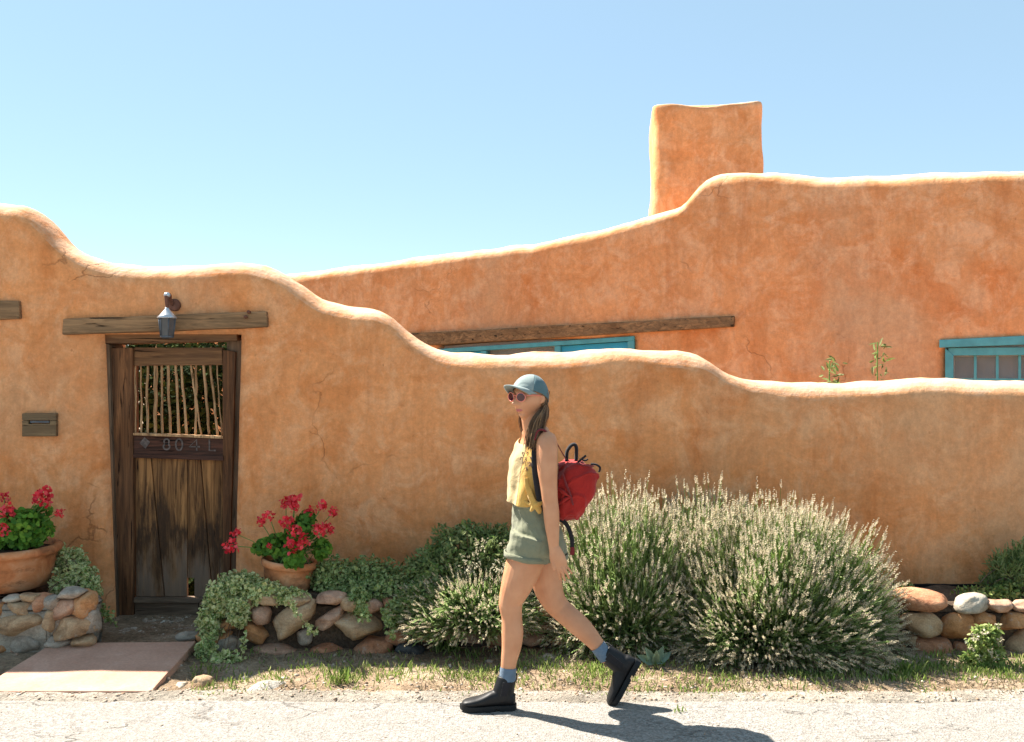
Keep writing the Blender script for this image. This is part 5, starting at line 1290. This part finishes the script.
for j in range(nv + 1):
    ph = math.pi * (.40 + .42 * j / nv)
    for k in range(nu + 1):
        th = math.radians(100) + math.radians(160) * k / nu
        V.append(hw(math.sin(ph) * math.cos(th) * .096 - .004, math.sin(ph) * math.sin(th) * .078, math.cos(ph) * .112 + .004))
for j in range(nv):
    for k in range(nu): F.append((j * (nu + 1) + k, (j + 1) * (nu + 1) + k, (j + 1) * (nu + 1) + k + 1, j * (nu + 1) + k + 1))
modded('hair_shell', (V, F), M['hair'], hs, [('SOLIDIFY', dict(thickness=.004, offset=1))])

# ---- clothes
def disp(vf, amp, freq, seed=0):
    return [Vector(p) + noise.noise_vector(Vector(p) * freq + Vector((seed, 0, 0))) * amp for p in vf[0]], vf[1]
sh = [torso([(533, 500, .094, .130), (533, 507, .097, .132), (534.5, 519, .108, .146), (537, 532, .122, .165), (537, 545, .127, .172), (536.5, 551, .122, .166), (536, 554, .09, .13)])]
sh.append(limb([B(532, 536, nl_), B(529, 548, nl_), B(526.5, 557.5, nl_)], [.112, .110, .107], [.106, .108, .106]))
sh.append(tube([B(541, 538, fl_), B(546, 550, fl_), B(548, 557, fl_)], [.108, .106, .102], [.102, .102, .100], side=(1, 0, 0), n=22, seg=5))
shorts = modded('shorts', disp(join(*sh), .006, 14), M['shorts'], person, [('REMESH', dict(mode='VOXEL', voxel_size=0.005, use_smooth_shade=True)), ('SMOOTH', dict(factor=.5, iterations=2))])
for v_ in shorts.data.vertices:
    q = v_.co * 1; d = noise.noise(Vector((q.x * 9, q.y * 9, q.z * 26))) * .006 + noise.noise(q * 30) * .003
    v_.co += v_.normal * d
# rolled cuffs as rings round each thigh
def ring(cpx, cpy, dy, ra, rb, h, thick, tiltx=0):
    C_ = B(cpx, cpy, dy); V = []; F = []; n = 40; prof = [(-thick, -h), (thick, -h), (thick * 1.2, 0), (thick, h), (-thick, h)]
    for k in range(n):
        a_ = 2 * math.pi * k / n
        for dr, dz in prof:
            x = math.cos(a_) * (ra + dr); y = math.sin(a_) * (rb + dr); V.append(C_ + Vector((x, y, dz + tiltx * x + .002 * math.sin(a_ * 5))))
    for k in range(n):
        for j in range(5): F.append((k * 5 + j, k * 5 + (j + 1) % 5, ((k + 1) % n) * 5 + (j + 1) % 5, ((k + 1) % n) * 5 + j))
    return V, F
mk('cuff', *ring(526, 556.5, nl_, .108, .105, .014, .0035, -.16), M['shorts'], shorts)
mk('cuff', *ring(548, 557, fl_, .101, .100, .012, .0035, .05), M['shorts'], shorts)
mk('waistband', *ring(533, 503.5, 0, .094, .127, .011, .004, 0), M['shorts'], shorts)
pk = [B(519, 510, -.125), B(521, 516, -.132), B(524.5, 521.5, -.150), B(528.5, 525, -.163)]
mk('pocket_seam', *tube(pk, [.0022] * 4, n=6), M['shorts'], shorts)
# blouse: cream front, yellow side, loose hem
bl = torso([(536, 438.5, .072, .128), (536, 443, .084, .142), (535.5, 451, .094, .150), (534, 460, .101, .154), (533, 470, .104, .152), (532, 478, .104, .146), (531.5, 487, .105, .142), (531, 495, .107, .140), (531, 501.5, .110, .142)], .004, 56)
bv, bf = bl; bf = bf[:-2]
n_ = 56; nr = len(bv) // n_
V2 = []
for i, p in enumerate(bv):
    r_, k = divmod(i, n_); t = r_ / (nr - 1); a_ = 2 * math.pi * k / n_
    fold = .011 * math.sin(a_ * 7 + 3 * t + math.sin(a_ * 3)) * t + noise.noise(p * 16) * .008
    c_ = tfwd * math.cos(a_) + tside * math.sin(a_)
    dz = -.012 * math.sin(a_ * 2) * t + (.030 * max(0, math.cos(a_)) ** 3 * -1 if t < .3 else 0) * (1 - t / .3 if t < .3 else 0)
    V2.append(p + c_ * fold + Vector((0, 0, dz)))
def isfront(q):
    k = [i % n_ for i in q]; a_ = 2 * math.pi * (min(k) + .5) / n_
    return a_ < .95 or a_ > 2 * math.pi - 1.6
row = lambda q: min(q) // n_
fa_ = []; fb_ = []
for q in bf:
    k = min(i % n_ for i in q) if max(i % n_ for i in q) - min(i % n_ for i in q) < 10 else n_ - 1
    a_ = 2 * math.pi * (k + .5) / n_
    arm_hole = (abs(a_ - math.pi / 2) < .42 or abs(a_ - 3 * math.pi / 2) < .42) and row(q) < 9
    if arm_hole: continue
    (fa_ if (a_ < .45 or a_ > 2 * math.pi - 1.7) else fb_).append(q)
blouse = modded('blouse', (V2, fa_), M['cream'], person, [('SOLIDIFY', dict(thickness=.003, offset=1)), ('SUBSURF', dict(levels=1, render_levels=1))])
modded('blouse_side', (V2, fb_), M['yellow'], blouse, [('SOLIDIFY', dict(thickness=.003, offset=1)), ('SUBSURF', dict(levels=1, render_levels=1))])
# tied knot and tails
kn = [tube([B(528, 494, -.14), B(532, 500, -.158), B(537, 506, -.166), B(539.5, 511.5, -.166), B(540, 514, -.164)], [.010, .014, .018, .014, .005], [.006, .010, .010, .008, .003], n=14),
      tube([B(524, 501, -.13), B(530, 504, -.150), B(536, 505, -.166), B(541, 503, -.160), B(544, 500, -.15)], [.006, .010, .015, .010, .006], n=12),
      tube([B(534, 506, -.165), B(531.5, 510, -.166), B(530.5, 512, -.162)], [.010, .010, .003], n=10),
      tube([B(526, 478, -.145), B(528, 488, -.155), B(531, 496, -.160), B(535, 504, -.164)], [.010, .014, .014, .012], [.005, .007, .008, .009], n=12)]
modded('knot', disp(join(*kn), .004, 40), M['yellow'], blouse, [('REMESH', dict(mode='VOXEL', voxel_size=0.0035, use_smooth_shade=True)), ('SMOOTH', dict(factor=.5, iterations=2))])
# embroidery on the breast
rr_ = random.Random(3); em = []; VF_ = [q for q in V2 if q.y < YB - .03]
for (ex, ey) in [(522, 452), (525, 456), (528, 460), (523, 460), (527, 451), (530, 455), (521, 456), (529, 464), (526, 466), (531, 461)]:
    for k in range(3):
        a_ = rr_.uniform(0, 6.28); p = B(ex + rr_.uniform(-1, 1), ey + rr_.uniform(-1, 1)); 
        # push onto the blouse surface towards the camera
        best = min(VF_, key=lambda q: (q.x - p.x) ** 2 + (q.z - p.z) ** 2); p.y = best.y - .007
        d = Vector((math.cos(a_), 0, math.sin(a_))) * .008
        em.append(tube([p - d, p + Vector((.002, -.001, .002)), p + d], [.0015, .0022, .001], n=6, seg=2))
mk('embroidery', *join(*em), M['embroid'], blouse, kind='stuff')

# ---- boots: built in foot coordinates u (heel to toe), s (side), v (up)
def boot(foot_o, ud, vd, ankle_top, label=None):
    sd_ = Vector((0, -1, 0)); tr_ = lambda u, s, v_: foot_o + ud * u + sd_ * s + vd * v_
    L = .272
    secs = [(.0, .018, .05), (.012, .031, .062), (.04, .036, .075), (.08, .036, .078), (.12, .038, .072), (.155, .043, .057), (.19, .047, .045), (.225, .046, .038), (.254, .038, .031), (.270, .020, .020)]
    V = []; F = []; n = 24; R = np.array(cr([np.array(s) for s in secs], 4))
    for u, wd, h in R:
        for k in range(n):
            a_ = 2 * math.pi * k / n; ca, sa = math.cos(a_), math.sin(a_)
            V.append(tr_(u, math.copysign(abs(ca) ** .8, ca) * wd, .024 + (h - .0) * .5 * (1 + math.copysign(abs(sa) ** .75, sa)) ))
    m = len(R)
    for i in range(m - 1):
        for k in range(n): k2 = (k + 1) % n; F.append((i * n + k, i * n + k2, (i + 1) * n + k2, (i + 1) * n + k))
    F.append(tuple(range(n - 1, -1, -1))); F.append(tuple((m - 1) * n + k for k in range(n)))
    sh_ = tube([tr_(.062, 0, .05), tr_(.060, 0, .09), (tr_(.055, 0, .13) * .5 + ankle_top * .5 + vd * -.01), ankle_top], [.058, .054, .050, .048], [.038, .040, .042, .042], side=tuple(ud), n=24, seg=4)
    b_ = modded('boot', join((V, F), sh_), M['leather'], person, [('REMESH', dict(mode='VOXEL', voxel_size=0.004, use_smooth_shade=True)), ('SMOOTH', dict(factor=.5, iterations=5))])
    # sole with heel block
    out = []
    for k in range(44):
        t = k / 44 * 2 * math.pi; cu_ = (1 - math.cos(t)) / 2; u = -.006 + cu_ * .286
        wdt = float(np.interp(u, [-.006, .0, .02, .06, .11, .16, .2, .24, .265, .28], [0, .022, .036, .037, .036, .044, .050, .045, .028, 0]))
        out.append((u, math.copysign(wdt, math.sin(t)) if abs(math.sin(t)) > 1e-6 else 0))
    def slab_(pts, v0, v1, spring=True):
        V = []; n = len(pts)
        for lev in (v0, v1):
            for u, s in pts: V.append(tr_(u, s, lev + (.010 * max(0, (u - .2) / .08) ** 2 if spring else 0)))
        return V, [tuple(range(n - 1, -1, -1)), tuple(range(n, 2 * n))] + [(i, (i + 1) % n, (i + 1) % n + n, i + n) for i in range(n)]
    heel = [(u, s) for u, s in out if u < .085]; hh = [(min(u, .08), s * .96) for u, s in heel]
    fore = [(max(u, .10), s * .97) for u, s in out if u > .095]
    mk('sole', *join(slab_(out, .013, .029), slab_(hh, .0, .0128, False), slab_(fore, .003, .0128)), M['sole'], b_, smooth=False)
    # elastic side panel and pull loop
    side = -1
    for s_ in (1,):
        pv = [tr_(.052, s_ * .0445, .075), tr_(.075, s_ * .0430, .085)]; tp_ = ankle_top + sd_ * .0445
        e0 = tp_ - ud * .020 - vd * .012; e1 = tp_ + ud * .020 - vd * .012
        q = [tr_(.045, .0435, .080), tr_(.075, .0435, .080), e1, e0]
        mk('elastic_panel', [p - sd_ * .004 for p in q] + [p + sd_ * .001 for p in q], [(0, 1, 2, 3), (7, 6, 5, 4), (0, 4, 5, 1), (1, 5, 6, 2), (2, 6, 7, 3), (3, 7, 4, 0)], M['blackweb'], b_, smooth=False)
    lp = ankle_top - ud * .046; mk('pull_loop', *tube([lp - vd * .02, lp + vd * .012 - ud * .004, lp + vd * .020 + ud * .004, lp + vd * .01 + ud * .008, lp - vd * .015 + ud * .006], [.003] * 5, [.007] * 5, side=tuple(ud), n=8), M['blackweb'], b_)
    return b_
fo = B(515.5, 709, nl_ - .01); fo.z = 0.001
boot(fo, Vector((-1, -.10, 0)).normalized(), Vector((0, 0, 1)), B(507, 677.5, nl_ - .01))
u_ = Vector((-26, 0, -46)).normalized(); v_ = Vector((-46, 0, 26)).normalized()
boot(B(640.5, 661.5, ft_), u_, v_, B(604.3, 652.5, ft_))
mk('sock', *tube([B(508.3, 667, nl_ - .01), B(507.9, 672, nl_ - .01), B(507.5, 680, nl_ - .01)], [.0395, .041, .042], [.040, .042, .043], side=(1, 0, 0), n=24, cap=False), M['sock'], person)
mk('sock', *tube([B(597.5, 645.5, ft_), B(601.5, 650.5, ft_), B(607, 657, ft_)], [.040, .041, .043], [.040, .042, .042], side=(.75, 0, .65), n=24, cap=False), M['sock'], person)

# ---- backpack, worn on both shoulders
bp = thing('backpack', 'red canvas backpack with black top handle, worn on the woman\'s back', 'backpack', tuple(B(572, 519)))
poly = [(557, 470), (562, 464), (570, 460.5), (582, 462), (592, 466), (597, 474), (596.5, 486), (592, 498), (584, 510), (574, 518), (565, 519.5), (556, 519), (550, 508), (548, 490), (551, 476)]
pc = (572, 490); V = []; F = []; n = len(poly); D_ = .15; poly = [(548 + (x - 548) * .94, y) for x, y in poly]
pp = np.array([np.array(poly[i]) * (1 - k / 5) + np.array(poly[(i + 1) % len(poly)]) * k / 5 for i in range(len(poly)) for k in range(5)]); n = len(pp)
lev = [(-1.0, .40), (-.97, .66), (-.88, .84), (-.7, .96), (-.35, 1.0), (0, 1.0), (.35, 1.0), (.7, .96), (.88, .84), (.97, .66), (1.0, .40)]
for t, s_ in lev:
    for q in pp:
        x = pc[0] + (q[0] - pc[0]) * s_; y = pc[1] + (q[1] - pc[1]) * s_
        p = B(x, y) ; p += Vector((math.sin(TY) * -t * D_ * -.0, 0, 0)) + Vector((0, -1, 0)) * 0
        p += Vector((-math.sin(TY) * t * D_ * .4, t * D_, 0))
        p += noise.noise_vector(p * 7) * .012 + noise.noise_vector(p * 19) * .006
        V.append(p)
for i in range(len(lev) - 1):
    for k in range(n): k2 = (k + 1) % n; F.append((i * n + k, i * n + k2, (i + 1) * n + k2, (i + 1) * n + k))
F.append(tuple(range(n - 1, -1, -1))); F.append(tuple((len(lev) - 1) * n + k for k in range(n)))
bag = modded('bag', (V, F), M['red'], bp, [('REMESH', dict(mode='VOXEL', voxel_size=0.006, use_smooth_shade=True)), ('SMOOTH', dict(factor=.5, iterations=3))])
for v__ in bag.data.vertices:
    q = v__.co; ridge = 1 - abs(noise.noise(Vector((q.x * 14 - q.z * 9, q.y * 8, q.z * 6 + q.x * 5 + 3.1)))) * 3.4
    v__.co += v__.normal * (max(0, ridge) ** 3 * .014 - .005)
mk('flap_seam', *tube([B(563, 474, -.152), B(566, 484, -.158), B(570, 494, -.158), B(573, 505, -.150)], [.004, .005, .005, .004], n=8), M['darkred'], bp)
mk('gather', *join(tube([B(557, 488, -.145), B(563, 492, -.157), B(570, 497, -.158)], [.004, .009, .003], n=8), tube([B(558, 505, -.14), B(564, 500, -.155), B(571, 497, -.158)], [.003, .009, .003], n=8)), M['red'], bp)
def strap(name, pts, wd, th, mat, side=(0, 1, 0), n=10): return mk(name, *tube([B(*p) for p in pts], [wd] * len(pts), [th] * len(pts), side=side, n=n, seg=5), mat, bp)
strap('top_handle', [(566.5, 461, -.01), (567, 452, -.015), (570.5, 446, -.015), (574.5, 444.5, -.015), (576.5, 449, -.01), (576, 461, -.01)], .016, .0095, M['blackweb'])
strap('shoulder_strap', [(557, 466, -.095), (553.5, 450, -.105), (549.5, 436, -.125), (543.5, 430.0, -.135), (537.5, 431.0, -.14), (534.6, 440, -.142)], .020, .006, M['darkred'], (0, 1, 0))
strap('shoulder_strap', [(535.2, 440, -.130), (534.5, 455, -.150), (535, 470, -.163), (537, 485, -.166), (540, 500, -.160), (546, 511, -.145), (556, 515, -.12)], .006, .016, M['blackweb'], (0, 1, 0))
strap('shoulder_strap', [(557, 466, .085), (550, 442, .09), (543, 432.5, .10), (533, 433, .10), (526, 444, .10), (520, 462, .105), (519, 478, .11), (524, 496, .12), (540, 508, .12), (556, 514, .11)], .020, .006, M['darkred'])
strap('load_strap', [(566, 459, -.06), (560, 449, -.09), (554, 438, -.105), (549, 434, -.112)], .006, .003, M['darkred'])
strap('hanging_strap', [(558, 519, -.10), (563, 521, -.11), (568, 527, -.115), (571.5, 537, -.118), (572.2, 547, -.118)], .003, .011, M['blackweb'], (0, 1, 0))
strap('strap_end', [(572.2, 547, -.118), (572.4, 551, -.118), (571.8, 555, -.117)], .0035, .012, M['darkred'], (0, 1, 0))
strap('buckle', [(578, 462, -.08), (583, 458, -.085), (586, 455.5, -.085)], .008, .006, M['blackweb'], (0, 1, 0), 6)
strap('buckle', [(581, 459, -.07), (585, 460.5, -.075), (588, 459, -.075)], .006, .005, M['blackweb'], (0, 1, 0), 6)
strap('buckle', [(591, 464, -.08), (596, 464.5, -.085), (600, 467.5, -.085), (599, 472, -.085)], .008, .006, M['blackweb'], (0, 1, 0), 6)
strap('lid_strap', [(577, 464, -.12), (585, 465.5, -.13), (594, 466, -.10)], .004, .004, M['darkred'], (0, 1, 0), 6)
